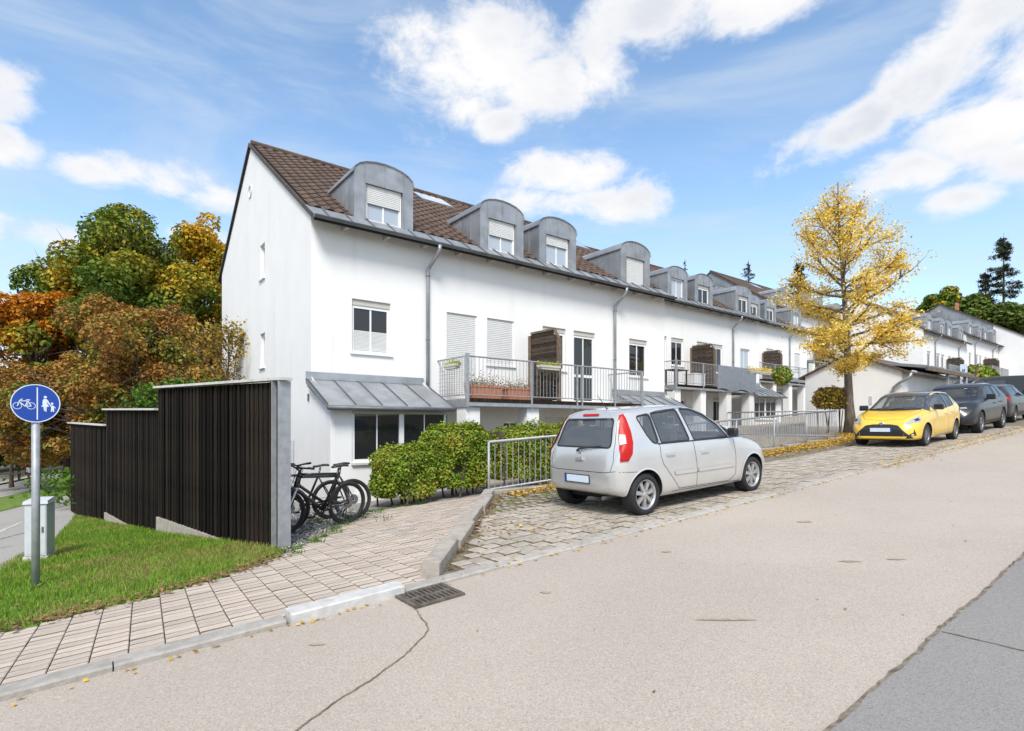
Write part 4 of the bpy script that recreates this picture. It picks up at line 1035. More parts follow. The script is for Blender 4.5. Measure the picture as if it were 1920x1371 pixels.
def ell(cx, cy, rx, ry, n=20): return [(cx+rx*math.cos(2*math.pi*i/n), cy+ry*math.sin(2*math.pi*i/n)) for i in range(n)]
dv = MB(); flat_line(dv, [(800, 320), (800, 985)], .011); dv.build('divider', 'sign_white', disc)
bk = MB()
for cx in (390, 672): flat_line(bk, ell(cx, 704, 88, 66, 24)+ell(cx, 704, 88, 66, 24)[:1], .0065)
for ln in ([(390, 704), (440, 590), (492, 562)], [(450, 604), (605, 600)], [(455, 640), (550, 715)], [(605, 590), (550, 715)], [(550, 715), (672, 708)], [(605, 600), (672, 708)], [(575, 576), (648, 582)]): flat_line(bk, ln, .009)
bk.build('bicycle_symbol', 'sign_white', disc)
pe = MB(); flat_poly(pe, ell(968, 515, 34, 27)); flat_poly(pe, [(915, 575), (940, 555), (995, 555), (1030, 590), (1078, 672), (1062, 690), (1005, 620), (1000, 640), (1050, 718), (880, 718), (930, 650), (922, 660), (906, 655)])
flat_poly(pe, [(930, 718), (962, 718), (962, 810), (938, 800)]); flat_poly(pe, [(966, 718), (1000, 718), (994, 828), (970, 815)])
pe.build('adult_symbol', 'sign_white', disc)
ch = MB(); flat_poly(ch, ell(1113, 650, 30, 24)); flat_poly(ch, [(1062, 685), (1078, 678), (1100, 690), (1135, 690), (1196, 740), (1184, 754), (1150, 722), (1158, 770), (1158, 824), (1130, 824), (1122, 775), (1110, 824), (1084, 824), (1094, 730)])
ch.build('child_symbol', 'sign_white', disc)
# ================================================================== UTILITY CABINET
cbx, cby = -.47, 10.45
cb = empty('utility_cabinet', (cbx, cby, zleft(cbx, cby)-.02), (0, 0, R_(-14)), 'light grey utility cabinet at the edge of the lawn', 'cabinet')
MB().box(-.125, .125, -.17, .17, .09, .82).build('body', 'box_grey', cb, bevel=.008)
MB().box(-.14, .14, -.185, .185, -.1, .085).build('plinth', 'concrete_light', cb)
MB().add([(-.145, -.19, .822), (.145, -.19, .822), (.145, .19, .822), (-.145, .19, .822), (-.137, -.182, .865), (.137, -.182, .865), (.12, .15, .89), (-.12, .15, .89)], [(0,1,5,4), (1,2,6,5), (2,3,7,6), (3,0,4,7), (4,5,6,7), (3,2,1,0)]).build('lid', 'box_grey', cb)
MB().box(-.11, .11, -.1745, -.1705, .12, .79).build('door', 'box_grey', cb)
MB().box(.07, .09, -.185, -.175, .42, .5).build('lock', 'zinc_dark', cb)
# ================================================================== BICYCLES
def torus(R, r, n=36, m=8, M=ID):
    mb = MB()
    for i in range(n):
        a = 2*math.pi*i/n
        for j in range(m):
            b = 2*math.pi*j/m; mb.v.append(tuple(M @ Vector(((R+r*math.cos(b))*math.cos(a), r*math.sin(b), (R+r*math.cos(b))*math.sin(a)))))
    for i in range(n):
        for j in range(m): mb.f.append((i*m+j, ((i+1) % n)*m+j, ((i+1) % n)*m+(j+1) % m, i*m+(j+1) % m))
    return mb
def bicycle(ra, fa, label, lean, gate='silver'):
    ra, fa = V2(ra), V2(fa); d = (fa-ra).normalized(); z = zleft(ra.x, ra.y)
    r = empty('bicycle', (ra.x, ra.y, z), (lean, -math.atan2(zleft(fa.x, fa.y)-z, (fa-ra).length), math.atan2(d.y, d.x)), label, 'bicycle', 'bicycles parked behind the fence')
    r.rotation_mode = 'XYZ'
    Rw = .345; wb = 1.08; BB = (.44, 0, .30); SC_ = (.20, 0, .80); HT = (.86, 0, .86); HB_ = (.905, 0, .70)
    for cx in (0, wb):
        w = torus(Rw-.027, .027, 40, 8).build('wheel', 'rubber', r, smooth=True, loc=(cx, 0, Rw))
        torus(Rw-.06, .012, 36, 6).build('rim', 'black_plastic', w, smooth=True)
        sp_ = MB()
        for k in range(28):
            a = 2*math.pi*k/28; a2 = a+(.5 if k % 2 else -.5); sp_.tube([(.03*math.cos(a2), .02*(1 if k % 4 < 2 else -1), .03*math.sin(a2)), ((Rw-.065)*math.cos(a), 0, (Rw-.065)*math.sin(a))], .0014, 3, cap=False)
        sp_.tube([(0, -.05, 0), (0, .05, 0)], .022, 10); sp_.build('spokes', 'alloy', w)
        MB().lathe([(.03, -.001), (.085, -.001), (.085, .001), (.03, .001)], 20, T(0, .035, 0) @ Matrix.Rotation(math.pi/2, 4, 'X'), True).build('brake_disc', 'alloy_dark', w)
    fr = MB().tube([BB, HB_], .026, 8).tube([SC_, HT], .021, 8).tube([BB, SC_, (.165, 0, .93)], [.022, .019, .014], 8).tube([HT, HB_], .03, 8)
    for s_ in (-.055, .055): fr.tube([BB, (0, s_, Rw)], .012, 6).tube([(SC_[0], 0, SC_[2]-.04), (.1, s_, .56), (0, s_, Rw)], .011, 6)
    fr.build('frame', 'bike_black', r, smooth=True)
    fk = MB()
    for s_ in (-.06, .06): fk.tube([(.915, s_, .69), (wb, s_, Rw)], .018, 8)
    fk.box(.89, .94, -.07, .07, .67, .71); fk.build('fork', 'bike_black' if gate == 'black' else 'alloy', r, smooth=True)
    hb = MB().tube([HT, (.84, 0, .95), (.90, 0, 1.0)], .016, 8).tube([(.84, -.36, 1.03), (.88, -.2, 1.02), (.90, 0, 1.0), (.88, .2, 1.02), (.84, .36, 1.03)], .014, 8).build('handlebar', 'black_plastic', r, smooth=True)
    for s_ in (-1, 1):
        MB().tube([(.845, s_*.25, 1.025), (.835, s_*.37, 1.03)], .018, 8).build('grip', 'rubber', hb)
        MB().tube([(.90, s_*.2, 1.01), (.95, s_*.25, .96), (.93, s_*.34, .96)], .007, 5).build('brake_lever', 'alloy', hb)
        MB().tube([(.90, s_*.2, 1.02), (.99, s_*.16, .92), (.99, s_*.05, .78), (.93, 0, .70)], .004, 4).build('cable', 'black_plastic', hb)
    sd_ = MB(); secs = [(.03, .075, .955), (.10, .07, .965), (.20, .04, .955), (.29, .02, .95)]
    for x_, hw, z_ in secs:
        for k in range(8):
            a = 2*math.pi*k/8; sd_.v.append((x_, hw*math.cos(a), z_+.02*math.sin(a)))
    for i in range(3):
        for k in range(8): sd_.f.append((i*8+k, i*8+(k+1) % 8, (i+1)*8+(k+1) % 8, (i+1)*8+k))
    sd_.f += [tuple(range(8)), tuple(range(24, 32))]; sd_.build('saddle', 'black_plastic', r, smooth=True, fixn=True)
    cr = MB().lathe([(.06, -.004), (.09, -.004), (.09, .004), (.06, .004)], 24, T(BB[0], -.06, BB[2]) @ Matrix.Rotation(math.pi/2, 4, 'X'), True)
    cr.tube([(BB[0], -.07, BB[2]), (BB[0]+.12, -.08, BB[2]-.12)], .012, 6).tube([(BB[0], .07, BB[2]), (BB[0]-.12, .08, BB[2]+.12)], .012, 6).tube([(BB[0], -.07, BB[2]), (BB[0], .07, BB[2])], .02, 8)
    cr = cr.build('crank', 'black_plastic', r)
    MB().box(BB[0]+.08, BB[0]+.17, -.17, -.08, BB[2]-.135, BB[2]-.11).build('pedal', 'black_plastic', cr); MB().box(BB[0]-.17, BB[0]-.08, .08, .17, BB[2]+.11, BB[2]+.135).build('pedal', 'black_plastic', cr)
    MB().tube([(0, -.045, Rw+.035), (BB[0], -.06, BB[2]+.09)], .004, 4).tube([(0, -.045, Rw-.035), (BB[0], -.06, BB[2]-.09)], .004, 4).build('chain', 'alloy_dark', r)
    MB().tube([(.02, -.07, Rw-.05), (.10, -.2, .02)], .008, 6).build('kickstand', 'alloy', r)
    return r
bicycle(pd(650, 8.95), pd(549, 8.22), 'black mountain bicycle in the middle of the row, silver fork', R_(-5))
bicycle(pd(664, 9.4), pd(560, 8.75), 'black bicycle standing closest to the white house wall', R_(4), 'black')
bicycle(pd(622, 9.75), pd(522, 9.2), 'black bicycle half hidden at the back beside the steel post', R_(-3), 'black')
# thin white post by the gable
pp = pd(549, 10.6); MB().tube([(0, 0, 0), (0, 0, 1.45)], .028, 8).build('marker_post', 'box_grey', None, loc=(pp[0], pp[1], zleft(*pp)))
tag(bpy.data.objects['marker_post'], 'thin pale post behind the bicycles at the white gable', 'post')
# ================================================================== HEDGES AND SHRUBS
def hedge(name, boxes, zf, n, size, mat, label, cat='hedge', stems=True, hollow=.0, rough=.09):
    cx = sum((b[0]+b[1])/2 for b in boxes)/len(boxes); cy = sum((b[2]+b[3])/2 for b in boxes)/len(boxes); z0 = zf(cx, cy)
    root = empty(name, (cx, cy, z0), label=label, cat=cat); P = []; O = []; core = MB()
    tot = sum((b[1]-b[0])*(b[5]-b[4])*2 + (b[1]-b[0])*(b[3]-b[2]) + (b[3]-b[2])*(b[5]-b[4])*2 for b in boxes)
    r = np.random.default_rng(len(label))
    ph = r.random(12)*6.28
    for b in boxes:
        sx, sy, sz = b[1]-b[0], b[3]-b[2], b[5]-b[4]; ar = sx*sz*2+sx*sy+sy*sz*2; k = int(n*ar/tot)
        q = r.random((k, 3))*2-1; face = r.random(k)*ar
        f1 = face < sx*sz*2; f2 = (~f1) & (face < sx*sz*2+sx*sy); f3 = ~(f1 | f2)
        q[f1, 1] = np.where(r.random(f1.sum()) < .6, -1, 1); q[f2, 2] = 1; q[f3, 0] = np.where(r.random(f3.sum()) < .6, -1, 1)
        nn = np.zeros_like(q); nn[f1, 1] = q[f1, 1]; nn[f2, 2] = 1; nn[f3, 0] = q[f3, 0]
        # rounded corners
        e = np.abs(q)**3.4; rad = (e.sum(1))**(1/3.4); q = q/np.maximum(rad, 1)[:, None]
        p = np.stack([(b[0]+b[1])/2+q[:, 0]*sx/2, (b[2]+b[3])/2+q[:, 1]*sy/2, (b[4]+b[5])/2+q[:, 2]*sz/2], 1)
        lump = np.sin(p[:, 0]*5.3+ph[0])*np.sin(p[:, 2]*6.1+ph[1]+p[:, 1]*3)+.6*np.sin(p[:, 0]*11+ph[2])*np.sin(p[:, 2]*9+ph[3])
        p += nn*(lump*rough*.7 + r.normal(size=k)*rough*.45 - np.abs(r.normal(size=k))*rough)[:, None]
        keep = (r.random(k) > hollow*np.clip(1.1-(p[:, 2]-b[4])/sz*1.6, 0, 1)) & (lump > -1.15)
        P.append(p[keep]); O.append(nn[keep])
        i = min(.2, sx*.3, sy*.3); core.box(b[0]+i-cx, b[1]-i-cx, b[2]+i-cy, b[3]-i-cy, b[4]+.25*sz-z0, b[5]-.16-z0)
    P = np.concatenate(P); O = np.concatenate(O)
    V = leaf_quads(P, size, up=.3, outward=O)
    V[:, :, 0] -= cx; V[:, :, 1] -= cy; V[:, :, 2] -= z0
    link('foliage', quads_mesh('foliage', V, mat), root)
    if stems:
        core.build('inner_twigs', 'soil', root)
        st = MB(); rr = random.Random(3)
        for b in boxes:
            for k in range(int(6*(b[1]-b[0]))+2):
                x_, y_ = rr.uniform(b[0]+.15, b[1]-.1), rr.uniform(b[2]+.05, b[3]-.1)
                st.tube([(x_-cx, y_-cy, zf(x_, y_)-z0-.05), (x_-cx+rr.gauss(0, .12), y_-cy+rr.gauss(0, .1), (b[4]+b[5])/2-z0), (x_-cx+rr.gauss(0, .2), y_-cy+rr.gauss(0, .12), b[5]-.1-z0)], [.022, .014, .006], 5)
        st.build('stems', 'bark', root)
    return root
hz_ = lambda x, y: zleft(x, y)
hedge('hedge', [(4.5, 5.7, 9.6, 10.6, -1.52, -.42)], hz_, 26000, .055, 'leaf_hedge', 'lowest green hedge block with orange tinted leaves next to the bicycles', hollow=.45)
hedge('hedge', [(5.65, 7.05, 9.6, 10.7, -1.45, .02)], hz_, 33000, .055, 'leaf_hedge', 'tallest clipped hedge block left of the grey railing', hollow=.3)
hedge('hedge', [(7.0, 10.8, 9.5, 10.4, -1.35, .02)], hz_, 30000, .058, 'leaf_hedge', 'long clipped hedge behind the railing and the silver car', hollow=.2)
hedge('shrub', [(20.75, 22.35, 8.35, 9.2, .52, 1.33)], zb, 5200, .09, 'leaf_mixed', 'clipped bronze shrub on bare stems beside the yellow tree trunk', 'shrub', hollow=.3)
# ================================================================== STREET RAILING
ra = empty('railing', (5.42, 7.62, base(5.42)), label='long galvanised bar railing between the parking bay and the yard', cat='railing')
o_ = Vector((5.42, 7.62, base(5.42))); RX1 = 19.0; RY1 = 11.4
def rp(x, y, h): return Vector((x, y, base(x)+h)) - o_
for hgt, rad in ((.90, .024), (.10, .018)):
    MB().tube([rp(5.42, 7.62, hgt), rp(RX1, 7.62, hgt)], rad, 8).build('handrail' if hgt > .5 else 'bottom_rail', 'galv', ra, smooth=True)
    MB().tube([rp(RX1, 7.62, hgt), rp(RX1, RY1, hgt)], rad, 8).build('handrail' if hgt > .5 else 'bottom_rail', 'galv', ra, smooth=True)
bar = MB().tube([(0, 0, .10), (0, 0, .90)], .0075, 5, cap=False).mesh('railing_bar', 'galv')
pst = MB().tube([(0, 0, -.25), (0, 0, .90)], .022, 8).mesh('railing_post', 'galv', smooth=True)
n = int((RX1-5.42)/.128)
for k in range(n+1):
    x_ = 5.42+(RX1-5.42)*k/n; link('railing_bar' if k % 15 else 'railing_post', bar if k % 15 else pst, ra, rp(x_, 7.62, 0))
link('railing_post', pst, ra, rp(RX1, 7.62, 0))
for k in range(1, 29): link('railing_bar' if k % 14 else 'railing_post', bar if k % 14 else pst, ra, rp(RX1, 7.62+(RY1-7.62)*k/28, 0))
pl = empty('railing_plinth', (5.42, 7.62, base(5.42)), label='low row of concrete edging stones carrying the long railing', cat='edging')
x = 5.35
while x < RX1+.2:
    L = min(1.45, RX1+.3-x); zt = base(x+L*.5)+.055
    mb = MB().box(x+.005-o_.x, x+L-.005-o_.x, -.11, .09, base(x)-.6-o_.z, zt-o_.z); mb.build('edging_stone', 'concrete', pl, bevel=.01); x += L
MB().box(RX1-.1-o_.x, RX1+.1-o_.x, .1, RY1-7.62, base(RX1)-.6-o_.z, base(RX1)+.04-o_.z).build('edging_stone', 'concrete', pl)
pt = empty('small_notice', (12.15, 7.59, base(12.15)+.72), label='small white notice plate fixed to the long railing', cat='notice')
MB().box(0, .5, -.012, -.004, -.07, .07).build('plate', 'sign_white', pt)
for k in range(3): MB().box(.05, .36-.06*k, -.0135, -.0125, .03-.035*k, .042-.035*k).build('text_line', 'black_plastic', pt)
# ================================================================== THINGS ON THE BALCONIES
def planter(x0, x1, y0, y1, z0, h, mat, flower, n, fh, label, cat, name, group=None, fs=.05):
    cx, cy = (x0+x1)/2, (y0+y1)/2; r = empty(name, (cx, cy, z0), label=label, cat=cat, group=group); hx, hy = (x1-x0)/2, (y1-y0)/2; t = .9
    MB().add([(-hx*t, -hy*t, 0), (hx*t, -hy*t, 0), (hx*t, hy*t, 0), (-hx*t, hy*t, 0), (-hx, -hy, h), (hx, -hy, h), (hx, hy, h), (-hx, hy, h)], [(0,3,2,1), (0,1,5,4), (1,2,6,5), (2,3,7,6), (3,0,4,7), (4,5,6,7)]).build('box', mat, r)
    rim = MB().box(-hx-.012, hx+.012, -hy-.012, -hy+.004, h-.05, h+.008).box(-hx-.012, -hx+.004, -hy, hy, h-.05, h+.008).build('rim', mat, r)
    g = np.random.default_rng(n); P = np.stack([g.uniform(-hx, hx, n), g.uniform(-hy*1.2, hy*1.2, n), h+np.abs(g.normal(size=n))*fh*.5*(1+.5*np.sin(np.linspace(0, 9, n)))], 1)
    tag(link('flowers', quads_mesh('flowers', leaf_quads(P, fs), flower), r), kind='stuff')
planter(7.66, 8.62, 11.5, 11.85, .665, .34, 'terracotta', 'flower', 700, .22, 'longer terracotta planter with faded flowers on the nearest balcony', 'planter', 'planter')
planter(8.78, 9.56, 11.5, 11.85, .665, .32, 'terracotta', 'flower', 520, .16, 'shorter terracotta planter closer to the wooden screen', 'planter', 'planter')
planter(9.72, 10.42, 11.25, 11.42, 1.50, .11, 'shutter_beige', 'flower_lime', 420, .09, 'yellow green flower box hanging on the front balcony rail', 'flower box', 'flower_box', fs=.04)
planter(7.35, 7.49, 11.75, 12.35, 1.42, .11, 'shutter_beige', 'flower_lime', 300, .09, 'yellow green flower box on the left end of the balcony', 'flower box', 'flower_box', fs=.04)
planter(26.3, 28.6, 14.62, 14.80, 2.62, .12, 'shutter_beige', 'leaf_yellow', 700, .16, 'flower box with yellow blooms above the grey tarpaulin', 'flower box', 'flower_box', fs=.07)
pa = empty('wooden_pallet', (9.86, 11.75, .665), (0, 0, 0), 'grey wooden pallet leaning upright against the balcony screen', 'pallet')
for k in range(5): MB().box(.0, .72, -.02, .0, .04+k*.19, .14+k*.19).build('pallet_board', 'wood_grey', pa)
for k in range(3): MB().box(.02+k*.31, .08+k*.31, .0, .09, .0, .93).build('pallet_runner', 'wood_grey', pa)
tp = MB(); n = 14
for i in range(n+1):
    x_ = 23.62+ (27.08-23.62)*i/n
    for j in range(5):
        zz = 1.68+ .28*j; tp.v.append((x_, 14.665+.03*math.sin(i*1.7+j)*(.4 if j == 4 else 1)-.02*j/4, zz+(.06*math.sin(i*.9) if j == 0 else 0)))
for i in range(n):
    for j in range(4): tp.f.append((i*5+j, (i+1)*5+j, (i+1)*5+j+1, i*5+j+1))
tag(tp.build('tarpaulin', 'tarp', smooth=True), 'grey tarpaulin tied along the balcony rail of the second house', 'tarpaulin')
def ball_plant(name, c, r, n, mat, size, label, cat):
    g = np.random.default_rng(5); q = g.normal(size=(n, 3)); q /= np.linalg.norm(q, axis=1)[:, None]; rad = r*(1-np.abs(g.normal(size=n))*.18+.1*np.sin(q[:, 0]*6)*np.sin(q[:, 2]*7))
    P = q*rad[:, None]; root = empty(name, c, label=label, cat=cat); link('foliage', quads_mesh('foliage', leaf_quads(P, size, outward=q), mat), root)
    MB().lathe([(.0, -r*.5), (r*.35, -r*.5), (r*.5, r*.1), (0, r*.1)], 12).build('pot', 'terracotta', root); return root
bx_, by_ = pd(1467, 34.4); ball_plant('hanging_plant', (bx_, by_, 3.06), .6, 900, 'leaf_hedge', .16, 'round green bush on the balcony of the third house', 'plant')
gt = empty('garden_table', (21.3, 15.3, 1.785), label='small dark garden table on the balcony of the second house', cat='table')
MB().box(-.5, .5, -.3, .3, .68, .72).build('table_top', 'wood_dark', gt)
for sx in (-.42, .42):
    for sy in (-.24, .24): MB().box(sx-.03, sx+.03, sy-.03, sy+.03, 0, .68).build('leg', 'wood_dark', gt)
tag(MB().box(-.4, .4, -.3, .3, 0, .55).box(-.42, .42, -.32, .32, .552, .6).build('storage_box', 'pvc', None, loc=(22.55, 15.2, 1.785), bevel=.01), 'white storage box on the balcony of the second house', 'box')
# ================================================================== VEHICLES
def interp(pts, x):                                  # smooth monotone-ish cubic through control points
    if x <= pts[0][0]: return pts[0][1]
    if x >= pts[-1][0]: return pts[-1][1]
    for i in range(len(pts)-1):
        if pts[i][0] <= x <= pts[i+1][0]: break
    x0, y0 = pts[i]; x1, y1 = pts[i+1]; h = x1-x0; dl = (y1-y0)/h
    def slope(k):
        if k <= 0 or k >= len(pts)-1: return None
        a = (pts[k][1]-pts[k-1][1])/(pts[k][0]-pts[k-1][0]); b = (pts[k+1][1]-pts[k][1])/(pts[k+1][0]-pts[k][0])
        return 0 if a*b <= 0 else 2*a*b/(a+b)
    m0, m1 = slope(i), slope(i+1); m0 = dl if m0 is None else m0; m1 = dl if m1 is None else m1
    t = (x-x0)/h; return y0*(1+2*t)*(1-t)**2 + h*m0*t*(1-t)**2 + y1*t*t*(3-2*t) + h*m1*t*t*(t-1)
def crom(P, k):
    out = []
    for i in range(len(P)-1):
        p0, p1, p2, p3 = P[max(i-1, 0)], P[i], P[i+1], P[min(i+2, len(P)-1)]
        for j in range(k):
            t = j/k; out.append(tuple(.5*((2*p1[a]) + (-p0[a]+p2[a])*t + (2*p0[a]-5*p1[a]+4*p2[a]-p3[a])*t*t + (-p0[a]+3*p1[a]-3*p2[a]+p3[a])*t**3) for a in (0, 1)))
    out.append(P[-1]); return out
def car_sections(S):
    L = S['L']; xs = sorted(set([0, .006, .02, .045, .08, .12, .17, .23] + [L-q for q in (0, .006, .02, .045, .08, .12, .17, .23)] + list(np.linspace(.3, L-.3, 58))))
    rings = []
    for x in xs:
        zt, zb_, w, sh, wt = (interp(S[k], x) for k in ('top', 'bot', 'wid', 'belt', 'roofw'))
        sh = min(sh, zt-.05); h = zt-sh
        H = sh-zb_
        pts = [(0, zb_), (.75*w, zb_), (.93*w, zb_+.025), (.985*w, zb_+.22*H), (w, zb_+.5*H), (.992*w, zb_+.78*H), (.965*w, sh)]
        k = min(1, h/.35); wt = wt*k + (.86*w)*(1-k)
        e = min(.085, .45*h)
        pts += [((.965*w)*.55+wt*.45, sh+(h-e)*.5), (wt, zt-e), (wt*.88, zt-e*.36), (wt*.5, zt-e*.06), (0, zt)]
        r_ = crom(pts, 4); rings.append((x, r_))
    return rings
def car_body_mesh(S):
    rings = car_sections(S); mb = MB(); n = len(rings[0][1]); m = 2*n-2
    for x, r_ in rings:
        for (y, z) in r_: mb.v.append((x, y, z))
        for (y, z) in r_[-2:0:-1]: mb.v.append((x, -y, z))
    for i in range(len(rings)-1):
        for j in range(m): mb.f.append((i*m+j, (i+1)*m+j, (i+1)*m+(j+1) % m, i*m+(j+1) % m))
    mb.f.append(tuple(range(m))); k = (len(rings)-1)*m; mb.f.append(tuple(k+j for j in reversed(range(m))))
    return mb
class Proj:                                          # lays patches and lines onto the body surface
    def __init__(s, mb, L):
        s.L = L
        s.b = BVHTree.FromPolygons([Vector(v) for v in mb.v], mb.f)
    def hit(s, o, d):
        loc, nn, i, di = s.b.ray_cast(Vector(o), Vector(d))
        return (loc, nn) if loc is not None else (None, None)
    def p(s, mode, u, v, off):
        if mode == 'R': o, d = (u, -4, v), (0, 1, 0)
        elif mode == 'L': o, d = (u, 4, v), (0, -1, 0)
        elif mode == 'B': o, d = (-4, u, v), (1, 0, 0)
        elif mode == 'F': o, d = (9, u, v), (-1, 0, 0)
        elif mode == 'T': o, d = (u, v, 5), (0, 0, -1)
        else:                                        # corner views: u runs from the end face (<0) round to the flank (>0)
            sx = -1 if mode[0] == 'B' else 1; sy = -1 if mode[1] == 'R' else 1; k = .70711
            cx_, cy_ = (.10 if sx < 0 else s.L-.14), sy*.72; d = (-sx*k, -sy*k, 0)
            o = (cx_ + sx*k*4 - sx*k*u, cy_ + sy*k*4 + sy*k*u, v)
        h, nn = s.hit(o, d)
        if h is None: return None
        dv = Vector(d)
        if nn.dot(dv) > 0: nn = -nn
        return h + nn*off
    def patch(s, mode, poly, off=.004, nu=12, nv=10):     # poly monotone in v
        vs = [q[1] for q in poly]; v0, v1 = min(vs), max(vs); rows = sorted(set(list(np.linspace(v0+1e-4, v1-1e-4, nv)) + [min(max(v, v0+1e-4), v1-1e-4) for v in vs]))
        mb = MB(); grid = []
        for v in rows:
            xs = []
            for i in range(len(poly)):
                a, b = poly[i], poly[(i+1) % len(poly)]
                if (a[1]-v)*(b[1]-v) <= 0 and abs(a[1]-b[1]) > 1e-9: xs.append(a[0]+(b[0]-a[0])*(v-a[1])/(b[1]-a[1]))
            if len(xs) < 2: continue
            u0, u1 = min(xs), max(xs); row = []
            for i in range(nu+1):
                q = s.p(mode, u0+(u1-u0)*i/nu, v, off); row.append(q)
            grid.append(row)
        idx = {}
        for i, row in enumerate(grid):
            for j, q in enumerate(row):
                if q is not None: idx[i, j] = len(mb.v); mb.v.append(tuple(q))
        for i in range(len(grid)-1):
            for j in range(nu):
                k = [(i, j), (i, j+1), (i+1, j+1), (i+1, j)]
                if all(q in idx for q in k):
                    P = [Vector(mb.v[idx[q]]) for q in k]
                    if max((P[a]-P[b]).length for a, b in ((0, 2), (1, 3))) < .6: mb.f.append(tuple(idx[q] for q in k))
        return mb
    def line(s, mode, pts, w=.006, off=.0015, closed=False, mb=None):
        mb = mb or MB(); P = []
        if closed: pts = pts + pts[:1]
        for a, b in zip(pts[:-1], pts[1:]):
            L = math.hypot(b[0]-a[0], b[1]-a[1]); k = max(1, int(L/.04))
            for i in range(k): P.append((a[0]+(b[0]-a[0])*i/k, a[1]+(b[1]-a[1])*i/k))
        P.append(pts[-1]); last = None
        for i, q in enumerate(P):
            a, b = P[max(i-1, 0)], P[min(i+1, len(P)-1)]; dx, dy = b[0]-a[0], b[1]-a[1]; L = math.hypot(dx, dy) or 1; nx, ny = -dy/L*w/2, dx/L*w/2
            A, B_ = s.p(mode, q[0]+nx, q[1]+ny, off), s.p(mode, q[0]-nx, q[1]-ny, off)
            if A is None or B_ is None: last = None; continue
            k = len(mb.v); mb.v += [tuple(A), tuple(B_)]
            if last is not None and (Vector(mb.v[last])-A).length < .2: mb.f.append((last, last+1, k+1, k))
            last = k
        return mb
def rounded(poly, r=.04, k=3):
    out = []; n = len(poly)
    for i in range(n):
        p, a, b = Vector(poly[i]), Vector(poly[i-1]), Vector(poly[(i+1) % n]); da, db = (a-p), (b-p); ra_ = min(r, da.length*.45); rb = min(r, db.length*.45)
        A, B_ = p+da.normalized()*ra_, p+db.normalized()*rb
        for j in range(k+1): t = j/k; out.append(tuple(A*(1-t)**2 + p*2*t*(1-t) + B_*t*t))
    return out
def wheel(parent, x, y, side, r, w, rim_mat, spokes, style=0):
    M = T(x, y, r) @ Matrix.Rotation(math.pi/2*(1 if side < 0 else -1), 4, 'X')     # local z = outwards
    o = empty('wheel', (0, 0, 0)); o.parent = parent
    rr = r*.70
    MB().lathe([(rr, -w*.5), (r*.93, -w*.5), (r*.985, -w*.40), (r, -w*.2), (r, w*.2), (r*.985, w*.40), (r*.93, w*.5), (r*.8, w*.52), (rr, w*.46), (rr, -w*.5)], 40, M).build('tyre', 'rubber', o, smooth=True)
    MB().lathe([(rr*1.01, w*.47), (rr*.95, w*.46), (rr*.90, w*.34), (rr*.88, -w*.4)], 40, M).build('rim', rim_mat, o, smooth=True)
    MB().lathe([(0, w*.02), (rr*.9, w*.02)], 24, M).build('hub_back', 'dark_void', o)
    sp_ = MB()
    for k in range(spokes):
        a = 2*math.pi*k/spokes+.2; Ms = M @ Matrix.Rotation(a, 4, 'Z'); h0, h1 = w*.40, w*.36
        wa, wb = rr*.10, rr*(.15 if style == 0 else .09)
        v = [(rr*.12, -wa, h0), (rr*.12, wa, h0), (rr*.92, wb, h1), (rr*.92, -wb, h1), (rr*.12, -wa*1.2, h0-.03), (rr*.12, wa*1.2, h0-.03), (rr*.92, wb*1.15, h1-.03), (rr*.92, -wb*1.15, h1-.03)]
        sp_.add([Ms @ Vector(q) for q in v], [(0, 1, 2, 3), (0, 4, 5, 1), (1, 5, 6, 2), (2, 6, 7, 3), (3, 7, 4, 0)])
    sp_.lathe([(0, w*.43), (rr*.13, w*.43), (rr*.2, w*.38), (rr*.2, w*.3)], 16, M)
    sp_.build('spokes', rim_mat, o)
    nuts = MB()
    for k in range(5):
        a = 2*math.pi*k/5; nuts.lathe([(0, w*.395), (.009, w*.395), (.011, w*.36)], 8, M @ T(rr*.24*math.cos(a), rr*.24*math.sin(a), 0))
    nuts.build('wheel_nuts', 'dark_void', o)
    return o
def rescale(S, kx, ky, kz, ax0, ax1, rw):
    S['L'] *= kx; S['ax0'], S['ax1'], S['rw'] = ax0, ax1, rw
    for k in ('top', 'bot', 'belt'): S[k] = [(x*kx, z*kz) for x, z in S[k]]
    for k in ('wid', 'roofw'): S[k] = [(x*kx, z*ky) for x, z in S[k]]
    S['glass'] = [(m, [((q[0]*(kx if m in 'RL' else ky)), q[1]*kz) for q in p]) for m, p in S['glass']]
    def fu(m): return kx if m in ('R', 'L', 'T') else (ky if m in ('B', 'F') else 1)
    S['patches'] = [(n, mt, m, [(q[0]*fu(m), q[1]*(ky if m == 'T' else kz)) for q in p], o) for n, mt, m, p, o in S.get('patches', [])]
    S['lines'] = [(n, mt, m, [(q[0]*fu(m), q[1]*(ky if m == 'T' else kz)) for q in p], w, o) for n, mt, m, p, w, o in S.get('lines', [])]
    S['KX'], S['KY'], S['KZ'] = kx, ky, kz
    if S['cabin']:
        for k in ('dash', 'seatx', 'rearx'): S[k] *= kx
        S['dashz'] *= kz; c = S['cabin']; S['cabin'] = (c[0]*kx, c[1]*kx, c[2]*kz)
    return S
class PScaled:                                       # same drawing units for the small parts of a rescaled car
    def __init__(s, pj, S): s.pj = pj; s.k = (S.get('KX', 1), S.get('KY', 1), S.get('KZ', 1))
    def p(s, mode, u, v, off):
        kx, ky, kz = s.k; f = kx if mode in ('R', 'L', 'T') else (ky if mode in ('B', 'F') else 1)
        q = s.pj.p(mode, u*f, v*(ky if mode == 'T' else kz), off)
        return None if q is None else Vector((q.x/kx, q.y/ky, q.z/kz))
